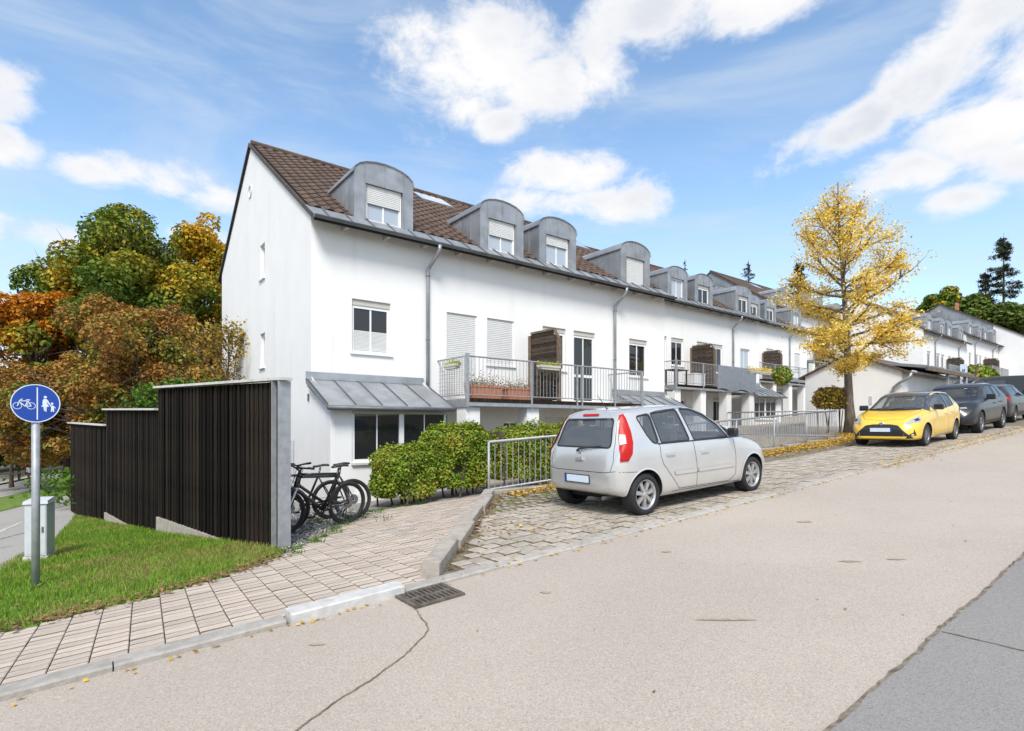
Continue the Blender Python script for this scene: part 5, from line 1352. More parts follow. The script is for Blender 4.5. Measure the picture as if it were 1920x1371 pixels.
def make_car(name, S, loc, yaw, label, group='cars parked in the bay'):
    r = empty(name, loc, label=label, cat=S.get('cat', 'car'), group=group)
    M = Matrix.Rotation(yaw, 4, 'Z'); pit = math.atan(.055)*(1 if abs(yaw) < 1 else -1)
    r.rotation_euler = (Matrix.Rotation(yaw, 4, 'Z') @ Matrix.Rotation(-pit, 4, 'Y')).to_euler()
    mb = car_body_mesh(S); L = S['L']; pj = Proj(mb, L)
    # body with wheel arches and window openings cut out
    body = mb.build('body', S['paint'], None, smooth=True, fixn=True)
    cut = MB(); rw = S['rw']; ar = rw+.042
    tmp = []
    for ax in (S['ax0'], S['ax1']):
        for sy in (-1, 1):
            yin = interp(S['wid'], ax)-.27
            c = MB().lathe([(0, 0), (ar, 0), (ar, .6), (0, .6)], 40, T(ax, sy*yin, rw+.015) @ Matrix.Rotation(-math.pi/2*sy, 4, 'X')); tmp.append(c)
    for (mode, poly) in S['glass']:
        if mode in ('R', 'L'):
            sy = -1 if mode == 'R' else 1
            n = len(poly); yo = .42*sy; y1 = 1.6*sy
            tmp.append(MB().add([(q[0], yo, q[1]) for q in poly] + [(q[0], y1, q[1]) for q in poly], [tuple(range(n)), tuple(range(2*n-1, n-1, -1))] + [(i, (i+1) % n, (i+1) % n+n, i+n) for i in range(n)]))
        else:
            n = len(poly); s0 = pj.p(mode, sum(q[0] for q in poly)/n, sum(q[1] for q in poly)/n, 0)
            sg_ = 1 if mode == 'B' else -1; zm, zx = min(q[1] for q in poly), max(q[1] for q in poly)
            dpth = []
            for q in poly:
                h = pj.p(mode, q[0]*.98, q[1], 0); dpth.append(h.x if h is not None else s0.x)
            tmp.append(MB().add([(dpth[i]-sg_*.25, poly[i][0], poly[i][1]) for i in range(n)] + [(dpth[i]+sg_*.10, poly[i][0], poly[i][1]) for i in range(n)], [tuple(range(n)), tuple(range(2*n-1, n-1, -1))] + [(i, (i+1) % n, (i+1) % n+n, i+n) for i in range(n)]))
    # hollow cabin so the panes look into a real interior
    cb = S.get('cabin')
    objs = [c.build('cutter', 'dark_void', None, fixn=True) for c in tmp]
    if cb:
        ins = car_body_mesh({**S, 'L': L, 'top': [(x, z-.045) for x, z in S['top']], 'wid': [(x, w-.06) for x, w in S['wid']], 'roofw': [(x, w-.05) for x, w in S['roofw']], 'bot': [(x, max(z, cb[2])) for x, z in S['bot']]})
        x0, x1 = cb[0], cb[1]; 
        io = ins.build('cutter', 'cabin_trim', None, fixn=True)
        bx = MB().box(x0, x1, -2, 2, cb[2], 3).build('cutter', 'cabin_trim', None)
        md = io.modifiers.new('b', 'BOOLEAN'); md.operation = 'INTERSECT'; md.solver = 'EXACT'; md.object = bx
        dg = bpy.context.evaluated_depsgraph_get(); me = bpy.data.meshes.new_from_object(io.evaluated_get(dg)); io.modifiers.clear(); io.data = me
        bpy.data.objects.remove(bx); objs.insert(0, io)
    body.data.materials.append(MAT['dark_void']); body.data.materials.append(MAT['cabin_trim'])
    for oc in objs:
        md = body.modifiers.new('cut', 'BOOLEAN'); md.operation = 'DIFFERENCE'; md.solver = 'EXACT'; md.object = oc
        try: md.material_mode = 'TRANSFER'
        except Exception: pass
    dg = bpy.context.evaluated_depsgraph_get(); dg.update(); me = bpy.data.meshes.new_from_object(body.evaluated_get(dg)); body.modifiers.clear(); old = body.data; body.data = me
    me.polygons.foreach_set('use_smooth', [True]*len(me.polygons))
    try: me.set_sharp_from_angle(angle=R_(32))
    except Exception: pass
    for oc in objs: bpy.data.objects.remove(oc)
    body.parent = r
    for (mode, poly) in S['glass']:
        gname = {'R': 'side_window', 'L': 'side_window', 'B': 'rear_window', 'F': 'windscreen'}[mode]
        pj.patch(mode, poly, -.006, 12, 10).build(gname, S.get('glassmat', 'car_glass'), r, smooth=True)
        ed = pj.line(mode, poly, .022, .002, closed=True); ed.build('window_seal', 'black_plastic', r)
    for (nm, mat, mode, poly, off) in S.get('patches', []):
        pj.patch(mode, poly, off, 30, 26).build(nm, mat, r, smooth=True)
    for (nm, mat, mode, pts, w, off) in S.get('lines', []):
        pj.line(mode, pts, w, off).build(nm, mat, r)
    for (nm, mat, fn) in S.get('extra', []):
        ps = PScaled(pj, S); xf(fn(ps), Matrix.Diagonal((*ps.k, 1))).build(nm, mat, r, smooth=False, bevel=.022 if nm == 'wing_mirror' else 0)
    # interior: floor tub, dashboard, seats, steering wheel
    if cb:
        fl = cb[2]; seat = S.get('seat', fl+.18)
        MB().box(cb[0]+.05, cb[1]-.1, -.6, .6, fl-.01, fl+.03).build('cabin_floor', 'black_plastic', r)
        ds = S['dash']; MB().box(ds, ds+.3, -.62, .62, fl+.1, S['dashz']).build('dashboard', 'black_plastic', r, bevel=.03)
        torus(.18, .015, 20, 6, T(ds-.12, .35, S['dashz']+.02) @ Matrix.Rotation(R_(65), 4, 'Z') @ Matrix.Rotation(R_(0), 4, 'X')).build('steering_wheel', 'black_plastic', r, smooth=True)
        for sx, ys in ((S['seatx'], (-.35, .35)), (S['rearx'], (-.35, .35))):
            for yy in ys:
                so_ = MB().box(-.05, .45, -.24, .24, 0, .14).build('seat', 'seat_cloth', r, loc=(sx, yy, seat), bevel=.03)
                MB().box(-.10, .04, -.23, .23, .1, .62, Matrix.Rotation(R_(-14), 4, 'Y')).build('seat_back', 'seat_cloth', so_, bevel=.04)
                MB().box(-.05, .03, -.12, .12, .64, .80, Matrix.Rotation(R_(-14), 4, 'Y')).build('headrest', 'seat_cloth', so_, bevel=.03)
    for ax in (S['ax0'], S['ax1']):
        for sy in (-1, 1):
            ww = S.get('tw', .2); yy = sy*(interp(S['wid'], ax)-ww*.5-.012)
            wheel(r, ax, yy, sy, rw, ww, S['rimmat'], S['spokes'], S.get('rimstyle', 0))
            lip = MB(); n = 30; R0, R1 = ar-.004, ar+.022
            for i in range(n+1):
                a = math.pi*(-.12 + 1.24*i/n); k = len(lip.v)
                P = []
                for RR in (R0, R1):
                    q = pj.p('R' if sy < 0 else 'L', ax+RR*math.cos(a), rw+.015+RR*math.sin(a), .008 if RR == R0 else .003); P.append(q)
                if P[0] is None or P[1] is None: continue
                lip.v += [tuple(P[0]), tuple(P[1])]
                if k >= 2 and (Vector(lip.v[k-2])-P[0]).length < .2: lip.f.append((k-2, k-1, k+1, k))
            if lip.f: lip.build('arch_lip', S.get('lipmat', S['paint']), r, smooth=True)
    MB().box(.35, L-.35, -.62, .62, .17, .28).build('underbody', 'dark_void', r)
    return r
simple('seat_cloth', (.06, .062, .066), .9, var=.2, vscale=20)
def boxp(*a, bev=0): return lambda pj: MB().box(*a)
def mirror_at(pj, x, z, y, s=1): return MB().box(x-.06, x+.05, *sorted((y, y+s*.17)), z-.07, z+.08)
def on(pj, mode, u, v, off): return pj.p(mode, u, v, off)
def plate_fn(mode, u0, u1, v0, v1, thick=.012):
    def f(pj):
        mb = MB(); c = pj.p(mode, 0, (v0+v1)/2, 0); x = c.x; s = -1 if mode == 'B' else 1
        xs = sorted((x+s*.006, x+s*(.006+thick))); return mb.box(xs[0], xs[1], u0, u1, v0, v1)
    return f
def handle(pj, x, z, mode):
    c = pj.p(mode, x, z, .0); s = -1 if mode == 'R' else 1; ys = sorted((c.y+s*.004, c.y+s*.028)); return MB().box(x-.09, x+.09, ys[0], ys[1], z-.016, z+.018)

# ---- silver hatchback (rear towards us)
g_side = [rounded([(.53, 1.40), (.80, 1.435), (.80, 1.005), (.70, 1.01), (.62, 1.12)], .05),
          rounded([(.84, 1.44), (1.42, 1.475), (1.50, 1.00), (.86, 1.005)], .04),
          rounded([(1.50, 1.48), (1.78, 1.465), (2.12, 1.36), (2.40, 1.20), (2.47, .985), (1.60, .99)], .04),
          rounded([(2.50, 1.165), (2.52, .99), (2.82, .972)], .03)]
SIL = dict(L=3.87, rw=.305, ax0=.64, ax1=3.14, tw=.205, paint='silver', rimmat='alloy', spokes=7,
    top=[(0, .60), (.012, .70), (.05, .95), (.10, 1.06), (.22, 1.36), (.30, 1.465), (.45, 1.515), (1.0, 1.55), (1.55, 1.55), (1.95, 1.495), (2.4, 1.31), (2.8, 1.095), (3.1, .965), (3.4, .865), (3.64, .755), (3.80, .62), (3.87, .48)],
    bot=[(0, .40), (.05, .34), (.25, .27), (.6, .22), (3.2, .20), (3.6, .23), (3.87, .30)],
    wid=[(0, .60), (.02, .68), (.07, .755), (.16, .805), (.4, .835), (1.0, .846), (2.8, .846), (3.3, .83), (3.6, .76), (3.78, .62), (3.87, .46)],
    belt=[(0, .58), (.1, .92), (.3, 1.0), (1.0, 1.0), (2.4, .975), (3.0, .90), (3.4, .77), (3.87, .45)],
    roofw=[(0, .55), (.25, .60), (.6, .63), (1.5, .635), (2.2, .62), (3.0, .62), (3.87, .4)],
    cabin=(.30, 3.0, .40), dash=2.45, dashz=.97, seatx=1.55, rearx=.78,
    glass=[(m, p) for m in ('R', 'L') for p in g_side] + [('B', rounded([(-.50, 1.385), (.50, 1.385), (.58, .985), (-.58, .985)], .05)), ('F', rounded([(-.56, 1.36), (.56, 1.36), (.66, 1.02), (-.66, 1.02)], .06))])
tl = lambda s: rounded([(s*.02, 1.44), (s*.055, 1.40), (s*.115, 1.2), (s*.15, 1.0), (s*.125, .86), (s*.05, .80), (-s*.03, .80), (-s*.03, 1.2)], .02)
TLP = [(.02, 1.44), (.05, 1.38), (.10, 1.2), (.12, 1.05), (.105, .90), (.05, .80), (-.045, .795), (-.05, 1.2), (-.03, 1.42)]
SIL['patches'] = [('tail_lamp', 'red_lamp', m, TLP, .018) for m in ('BR', 'BL')] + [('reversing_lamp', 'lamp_clear', m, [(-.04, 1.16), (.03, 1.15), (.035, 1.03), (-.04, 1.01)], .026) for m in ('BR', 'BL')] + [
    ('brake_light', 'red_lamp', 'B', rounded([(-.17, 1.455), (.17, 1.455), (.17, 1.425), (-.17, 1.425)], .012), .012)]
seam = 'door_gap'
SIL['lines'] = []
for m in ('R', 'L'):
    SIL['lines'] += [(seam, 'dark_void', m, [(.82, 1.0), (.82, .82), (.86, .70), (1.02, .52), (1.22, .30), (2.46, .27), (2.62, .36), (2.63, .66), (2.60, .98)], .007, .002),
        (seam, 'dark_void', m, [(1.57, .98), (1.62, .62), (1.62, .285)], .007, .002), (seam, 'dark_void', m, [(.82, 1.0), (.82, 1.44), (1.0, 1.47), (1.6, 1.495)], .005, .002),
        ('side_moulding', 'silver', m, [(1.10, .545), (1.60, .535)], .05, .014), ('side_moulding', 'silver', m, [(1.65, .534), (2.58, .52)], .05, .014),
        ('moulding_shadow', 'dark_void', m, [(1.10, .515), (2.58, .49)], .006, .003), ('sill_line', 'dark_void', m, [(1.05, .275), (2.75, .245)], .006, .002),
        ('bumper_gap', 'dark_void', m, [(.02, .66), (.40, .635)], .006, .002), ('body_gap', 'dark_void', m, [(2.86, .97), (3.2, .93), (3.45, .86)], .006, .002),
        ('belt_trim', 'black_plastic', m, [(.78, .995), (2.86, .968)], .018, .004)]
SIL['lines'] += [('bumper_gap', 'dark_void', 'B', [(-.70, .665), (-.5, .64), (.5, .64), (.70, .665)], .007, .002), ('tailgate_gap', 'dark_void', 'B', [(-.62, .66), (-.66, .80), (-.635, 1.0), (-.56, 1.40)], .006, .002), ('tailgate_gap', 'dark_void', 'B', [(.62, .66), (.66, .80), (.635, 1.0), (.56, 1.40)], .006, .002)]
def emblem3(pj):
    mb = MB(); c = pj.p('B', 0, .905, .004)
    for a in (90, 210, 330):
        dx, dy = math.cos(R_(a)), math.sin(R_(a)); px_, py_ = -dy, dx; s_ = .034
        q = [(0, 0), (dx*s_*.5+px_*s_*.29, dy*s_*.5+py_*s_*.29), (dx*s_, dy*s_), (dx*s_*.5-px_*s_*.29, dy*s_*.5-py_*s_*.29)]
        o = len(mb.v)
        for dd in (-.008, 0): mb.v += [(c.x+dd, -p_[0], .905+p_[1]) for p_ in q]
        mb.f += [(o, o+1, o+2, o+3), (o+7, o+6, o+5, o+4)] + [(o+i, o+4+i, o+4+(i+1) % 4, o+(i+1) % 4) for i in range(4)]
    return mb
def rear_wiper(pj):
    a = pj.p('B', .02, .945, .03); b = pj.p('B', -.42, 1.0, .03); mb = MB().tube([pj.p('B', .06, .93, .01), a, b], [.02, .014, .007], 6); return mb
SIL['extra'] = [('plate_holder', 'black_plastic', plate_fn('B', -.225, .315, .462, .588, .006)), ('number_plate', 'sign_white', plate_fn('B', -.21, .26, .475, .575)), ('plate_band', 'sign_blue', lambda pj: plate_fn('B', .262, .30, .475, .575)(pj)),
    ('emblem', 'alloy', emblem3), ('rear_wiper', 'black_plastic', rear_wiper), ('tailgate_handle', 'silver', plate_fn('B', -.07, .07, .80, .845, .02)),
    ('door_handle', 'silver', lambda pj: handle(pj, 1.02, .83, 'R')), ('door_handle', 'silver', lambda pj: handle(pj, 1.82, .80, 'R')), ('door_handle', 'silver', lambda pj: handle(pj, 1.82, .80, 'L')),
    ('wing_mirror', 'black_plastic', lambda pj: xf(MB().box(-.06, .04, -.17, 0, -.055, .075), T(2.50, -.81, 1.05))), ('wing_mirror', 'black_plastic', lambda pj: xf(MB().box(-.07, .05, 0, .2, -.07, .08), T(2.52, .80, 1.06))),
    ('aerial', 'black_plastic', lambda pj: MB().tube([(.62, 0, 1.525), (.60, 0, 1.54), (.42, 0, 1.74)], [.02, .008, .004], 6)),
    ('exhaust', 'alloy_dark', lambda pj: MB().tube([(.02, -.45, .27), (.3, -.45, .27)], .03, 8)),
    ('fuel_flap', 'silver', lambda pj: pj.line('R', ell(.52, .82, .08, .08, 16), .004, .002, True)), ]
SIL['extra'] = SIL['extra'][:-1]
def axle_place(S, ax_front_near, y_near, yaw, ax_key):       # put near-side wheel at the given world x, y
    hw = interp(S['wid'], 1.5)
    if abs(yaw) < 1: return (ax_front_near - S[ax_key], y_near + hw - .03, base(ax_front_near - S[ax_key]))
    x = ax_front_near + S[ax_key]; return (x, y_near + hw - .03, base(x))
make_car('silver_hatchback', rescale(SIL, .94, .90, .91, .47, 2.95, .272), axle_place(SIL, 5.78, 4.60, 0, 'ax0'), R_(-1.8), 'silver five door hatchback parked nearest, seen from behind')

# ---- yellow hatchback (front towards us)
def sideglass(polys): return [(m, p) for m in ('R', 'L') for p in polys]
YEL = dict(L=3.95, rw=.305, ax0=.68, ax1=3.19, tw=.19, paint='yellow', rimmat='alloy_dark', spokes=10, rimstyle=1,
    top=[(0, .58), (.015, .72), (.06, .98), (.13, 1.10), (.25, 1.34), (.34, 1.42), (.6, 1.47), (1.2, 1.505), (1.8, 1.49), (2.2, 1.41), (2.62, 1.20), (2.98, 1.0), (3.3, .93), (3.6, .85), (3.78, .75), (3.88, .64), (3.95, .50)],
    bot=[(0, .38), (.05, .32), (.25, .26), (.6, .21), (3.2, .19), (3.7, .20), (3.95, .24)],
    wid=[(0, .58), (.02, .66), (.07, .74), (.16, .80), (.4, .83), (1.0, .845), (2.8, .845), (3.3, .83), (3.6, .79), (3.78, .71), (3.9, .60), (3.95, .52)],
    belt=[(0, .56), (.1, .95), (.3, 1.03), (1.0, 1.02), (2.0, .97), (2.9, .92), (3.4, .80), (3.95, .46)],
    roofw=[(0, .54), (.25, .58), (.6, .61), (1.5, .62), (2.2, .60), (3.0, .62), (3.95, .5)],
    cabin=(.30, 2.95, .40), dash=2.45, dashz=.97, seatx=1.6, rearx=.8,
    glass=sideglass([rounded([(.62, 1.37), (1.28, 1.43), (1.34, 1.02), (.80, 1.07)], .04), rounded([(1.36, 1.435), (1.75, 1.425), (2.1, 1.33), (2.55, 1.08), (2.50, .985), (1.42, 1.01)], .04)])
        + [('B', rounded([(-.48, 1.36), (.48, 1.36), (.56, 1.08), (-.56, 1.08)], .05)), ('F', rounded([(-.54, 1.40), (.54, 1.40), (.67, 1.02), (-.67, 1.02)], .06))])
YEL['patches'] = [('grille', 'black_plastic', 'F', rounded([(-.2, .64), (.2, .64), (.38, .61), (.70, .26), (-.70, .26), (-.38, .61)], .03), .004),
    ('bumper_lip', 'yellow', 'F', rounded([(-.58, .315), (.58, .315), (.54, .265), (-.54, .265)], .02), .018),
    *[('headlamp', 'lamp_glass', m, [(.26, .845), (.25, .74), (.18, .69), (-.16, .635), (-.22, .645), (.0, .76)], .008) for m in ('FL', 'FR')],
    *[('headlamp_core', 'black_plastic', m, [(.19, .79), (.19, .73), (.08, .70), (.06, .75)], .011) for m in ('FL', 'FR')],
    *[('fog_lamp_recess', 'black_plastic', m, [(-.02, .52), (.03, .40), (.05, .33), (-.12, .32), (-.13, .37), (-.02, .42)], .006) for m in ('FL', 'FR')],
    *[('fog_lamp', 'lamp_clear', m, [(-.09, .375), (-.03, .38), (-.02, .34), (-.09, .335)], .014) for m in ('FL', 'FR')],
    ('roof_panel', 'carblack', 'T', [(2.20, -.61), (2.28, -.3), (2.28, .3), (2.20, .61), (.42, .61), (.36, .3), (.36, -.3), (.42, -.61)], .004)]
YEL['lines'] = []
for m in ('R', 'L'):
    YEL['lines'] += [(seam, 'dark_void', m, [(.80, 1.04), (.82, .80), (.98, .52), (1.18, .28), (2.50, .25), (2.66, .36), (2.66, .98)], .007, .002), (seam, 'dark_void', m, [(1.39, 1.0), (1.45, .6), (1.45, .27)], .007, .002),
        ('pillar_trim', 'carblack', m, [(.42, 1.36), (1.2, 1.455), (1.75, 1.45), (2.15, 1.345), (2.62, 1.08), (2.86, .97)], .085, .0035), ('sill_trim', 'silver', m, [(1.15, .33), (2.4, .28)], .025, .008),
        ('pillar_trim', 'carblack', m, [(1.35, 1.43), (1.38, 1.02)], .08, .0035), ('pillar_trim', 'carblack', m, [(.46, 1.34), (.62, 1.10)], .07, .0035)]
YEL['lines'] += [('roof_edge', 'carblack', 'T', [(2.08, -.60), (2.22, -.45), (2.26, 0), (2.22, .45), (2.08, .60)], .14, .005), ('pillar_trim', 'carblack', 'F', [(-.60, 1.37), (-.72, 1.0)], .10, .004), ('pillar_trim', 'carblack', 'F', [(.60, 1.37), (.72, 1.0)], .10, .004), ('bonnet_gap', 'dark_void', 'T', [(2.95, -.66), (3.4, -.62), (3.72, -.46), (3.80, 0), (3.72, .46), (3.4, .62), (2.95, .66)], .007, .002), ('cowl', 'black_plastic', 'T', [(2.90, -.62), (2.98, -.3), (3.0, 0), (2.98, .3), (2.90, .62)], .10, .004)]
def oval_badge(z, rx, rz): return lambda pj: MB().lathe([(0, .0), (1, .0), (1, .02), (.8, .03), (0, .03)], 20, T(pj.p('F', 0, z, 0).x, 0, z) @ Matrix.Rotation(math.pi/2, 4, 'Y') @ Matrix.Diagonal((rz, rx, 1, 1)))
def wiper(y0, y1): return lambda pj: MB().tube([pj.p('F', y0, 1.0, .02), pj.p('F', (y0+y1)/2, 1.025, .03), pj.p('F', y1, 1.035, .03)], [.014, .009, .006], 5)
YEL['extra'] = [('number_plate', 'sign_white', plate_fn('F', -.25, .22, .44, .545)), ('plate_band', 'sign_blue', plate_fn('F', .222, .26, .44, .545)), ('badge', 'alloy', oval_badge(.655, .065, .045)),
    ('wiper', 'black_plastic', wiper(-.1, .5)), ('wiper', 'black_plastic', wiper(-.6, -.1)),
    ('door_handle', 'yellow', lambda pj: handle(pj, 1.05, .86, 'L')), ('door_handle', 'yellow', lambda pj: handle(pj, 1.62, .84, 'L')),
    ('wing_mirror', 'carblack', lambda pj: xf(MB().box(-.05, .07, 0, .22, -.08, .08), T(2.50, .80, 1.06))), ('wing_mirror', 'carblack', lambda pj: xf(MB().box(-.05, .07, -.22, 0, -.08, .08), T(2.50, -.80, 1.06)))]
make_car('yellow_hatchback', rescale(YEL, .97, .97, .935, .66, 3.09, .285), axle_place(YEL, 17.1, 4.70, math.pi, 'ax1'), math.pi, 'bright yellow hatchback with black roof parked behind the silver car')

# ---- dark compact SUV
SUV = dict(L=4.43, rw=.36, ax0=.83, ax1=3.53, tw=.23, paint='anthracite', rimmat='alloy_dark', spokes=5, rimstyle=0, lipmat='black_plastic', glassmat='car_glass_dark',
    top=[(0, .62), (.015, .80), (.06, 1.10), (.14, 1.22), (.28, 1.48), (.38, 1.56), (.7, 1.62), (1.4, 1.65), (2.1, 1.63), (2.5, 1.53), (2.9, 1.30), (3.2, 1.13), (3.6, 1.08), (4.0, 1.02), (4.22, .93), (4.36, .80), (4.43, .60)],
    bot=[(0, .45), (.05, .38), (.25, .31), (.6, .27), (3.6, .26), (4.1, .28), (4.43, .34)],
    wid=[(0, .68), (.02, .76), (.07, .84), (.16, .89), (.4, .925), (1.0, .93), (3.2, .93), (3.7, .92), (4.1, .87), (4.3, .78), (4.40, .68), (4.43, .60)],
    belt=[(0, .60), (.1, 1.05), (.3, 1.13), (1.0, 1.10), (2.0, 1.06), (3.2, 1.03), (3.8, .95), (4.43, .56)],
    roofw=[(0, .62), (.3, .64), (.7, .67), (1.6, .68), (2.4, .66), (3.3, .70), (4.43, .55)],
    cabin=(.35, 3.1, .5), dash=2.6, dashz=1.07, seatx=1.75, rearx=.9,
    glass=sideglass([rounded([(.95, 1.52), (1.50, 1.56), (1.55, 1.13), (.98, 1.17)], .04), rounded([(1.60, 1.565), (2.1, 1.55), (2.5, 1.40), (2.80, 1.20), (2.74, 1.09), (1.64, 1.12)], .04)]) + [('F', rounded([(-.58, 1.50), (.58, 1.50), (.72, 1.16), (-.72, 1.16)], .06)), ('B', rounded([(-.50, 1.50), (.50, 1.50), (.58, 1.22), (-.58, 1.22)], .05))])
SUV['patches'] = [('grille', 'black_plastic', 'F', rounded([(-.40, .86), (.40, .86), (.36, .62), (-.36, .62)], .03), .005), ('lower_grille', 'dark_void', 'F', rounded([(-.56, .52), (.56, .52), (.60, .40), (-.60, .40)], .03), .005),
    *[('headlamp', 'lamp_glass', m, [(.05, .87), (.06, .825), (-.13, .83), (-.13, .865)], .008) for m in ('FL', 'FR')]]
SUV['lines'] = [('bonnet_gap', 'dark_void', 'T', [(3.15, -.72), (3.8, -.68), (4.15, -.5), (4.2, 0), (4.15, .5), (3.8, .68), (3.15, .72)], .008, .002)]
for m in ('R', 'L'): SUV['lines'] += [(seam, 'dark_void', m, [(.92, 1.12), (.95, .85), (1.2, .55), (1.3, .36), (2.75, .34), (2.95, .5), (2.95, 1.06)], .008, .002), (seam, 'dark_void', m, [(1.6, 1.1), (1.66, .36)], .008, .002), ('sill_trim', 'black_plastic', m, [(1.2, .36), (3.1, .34)], .08, .006), ('roof_rail', 'alloy', m, [(.6, 1.585), (1.4, 1.615), (2.1, 1.60)], .03, .012)]
SUV['extra'] = [('door_handle', 'anthracite', lambda pj: handle(pj, 1.2, .97, 'L')), ('door_handle', 'anthracite', lambda pj: handle(pj, 2.0, .94, 'L')),
    ('wing_mirror', 'carblack', lambda pj: xf(MB().box(-.05, .08, 0, .24, -.09, .09), T(2.68, .86, 1.17))), ('wing_mirror', 'carblack', lambda pj: xf(MB().box(-.05, .08, -.24, 0, -.09, .09), T(2.68, -.86, 1.17))), ('number_plate', 'black_plastic', plate_fn('F', -.25, .25, .55, .65)),
    ('badge', 'alloy', oval_badge(.74, .06, .06))]
SUV0 = {k: (list(v) if isinstance(v, list) else v) for k, v in SUV.items()}
make_car('dark_suv', rescale(SUV, 1, 1, .965, .83, 3.53, .345), axle_place(SUV, 22.35, 4.72, math.pi, 'ax1'), math.pi, 'dark grey compact SUV parked right behind the yellow car')
# ---- dark estate further up, only its tail corner shows
import copy
EST = {k: (list(v) if isinstance(v, list) else v) for k, v in SUV0.items()}; EST.update(L=4.6, rw=.33, ax0=.95, ax1=3.65, paint='dark_blue', lipmat='dark_blue', patches=[('tail_lamp', 'red_lamp', m, [(.2, 1.0), (.2, .86), (-.1, .86), (-.1, 1.0)], .01) for m in ('BL', 'BR')], lines=SUV0['lines'][2:], extra=SUV0['extra'][:4])
EST['cabin'] = None; EST['top'] = [(x*4.6/4.43, z*.92) for x, z in SUV0['top']]; EST['belt'] = [(x, z*.93) for x, z in SUV0['belt']]; EST['glass'] = [(m, [(q[0], q[1]*.925) for q in p]) for m, p in SUV0['glass']]
EST['top'] = [(x, z) for x, z in EST['top']]; EST['wid'] = [(x*4.6/4.43, z) for x, z in SUV0['wid']]; EST['roofw'] = [(x*4.6/4.43, z) for x, z in SUV0['roofw']]; EST['bot'] = [(x*4.6/4.43, z-.06) for x, z in SUV0['bot']]
make_car('dark_estate', rescale(EST, 1, 1, 1, .95, 3.65, .32), axle_place(EST, 29.0, 5.1, 0, 'ax0'), 0, 'dark estate car parked beyond the SUV at the picture edge')
# ---- black van behind
VAN = dict(L=5.1, rw=.34, ax0=1.0, ax1=4.1, tw=.22, paint='vangrey', rimmat='alloy_dark', spokes=10, rimstyle=1, cat='van', glassmat='car_glass_dark',
    top=[(0, .70), (.01, 1.2), (.04, 1.75), (.12, 1.88), (.4, 1.94), (2.0, 1.96), (3.2, 1.93), (3.6, 1.82), (4.1, 1.45), (4.4, 1.18), (4.75, 1.08), (4.95, .92), (5.06, .72), (5.1, .55)],
    bot=[(0, .42), (.1, .34), (.6, .28), (4.2, .26), (4.8, .28), (5.1, .34)],
    wid=[(0, .84), (.03, .90), (.12, .945), (.5, .96), (4.0, .96), (4.5, .94), (4.8, .86), (5.0, .74), (5.1, .6)],
    belt=[(0, .68), (.1, 1.12), (1, 1.15), (3.8, 1.13), (4.3, 1.05), (5.1, .5)],
    roofw=[(0, .78), (.3, .80), (2, .82), (3.6, .78), (4.4, .75), (5.1, .55)],
    cabin=None, dash=3.9, dashz=1.15, seatx=2.9, rearx=1.6,
    glass=sideglass([rounded([(3.08, 1.76), (3.45, 1.74), (3.72, 1.62), (4.1, 1.34), (4.02, 1.18), (3.05, 1.2)], .05)]) + [('F', rounded([(-.66, 1.76), (.66, 1.76), (.76, 1.30), (-.76, 1.30)], .06))])
VAN['lines'] = [(seam, 'dark_void', m, [(2.98, 1.85), (2.98, .36)], .01, .002) for m in ('R', 'L')] + [('side_panel_gap', 'dark_void', m, [(1.75, 1.85), (1.75, .36)], .01, .002) for m in ('R', 'L')] + [('window_panel', 'carblack', m, [(1.85, 1.48), (2.9, 1.48)], .5, .002) for m in ('R', 'L')]
VAN['patches'] = [('grille', 'black_plastic', 'F', rounded([(-.5, .9), (.5, .9), (.45, .7), (-.45, .7)], .03), .005)]
VAN['extra'] = [('wing_mirror', 'carblack', lambda pj: xf(MB().box(-.06, .08, 0, .25, -.15, .15), T(3.95, .90, 1.3)))]
make_car('black_van', rescale(VAN, 1.04, 1, 1.13, 1.04, 4.26, .36), (48.3, 8.0, base(46)-.02), R_(141.5), 'long dark grey van parked beyond the other cars')
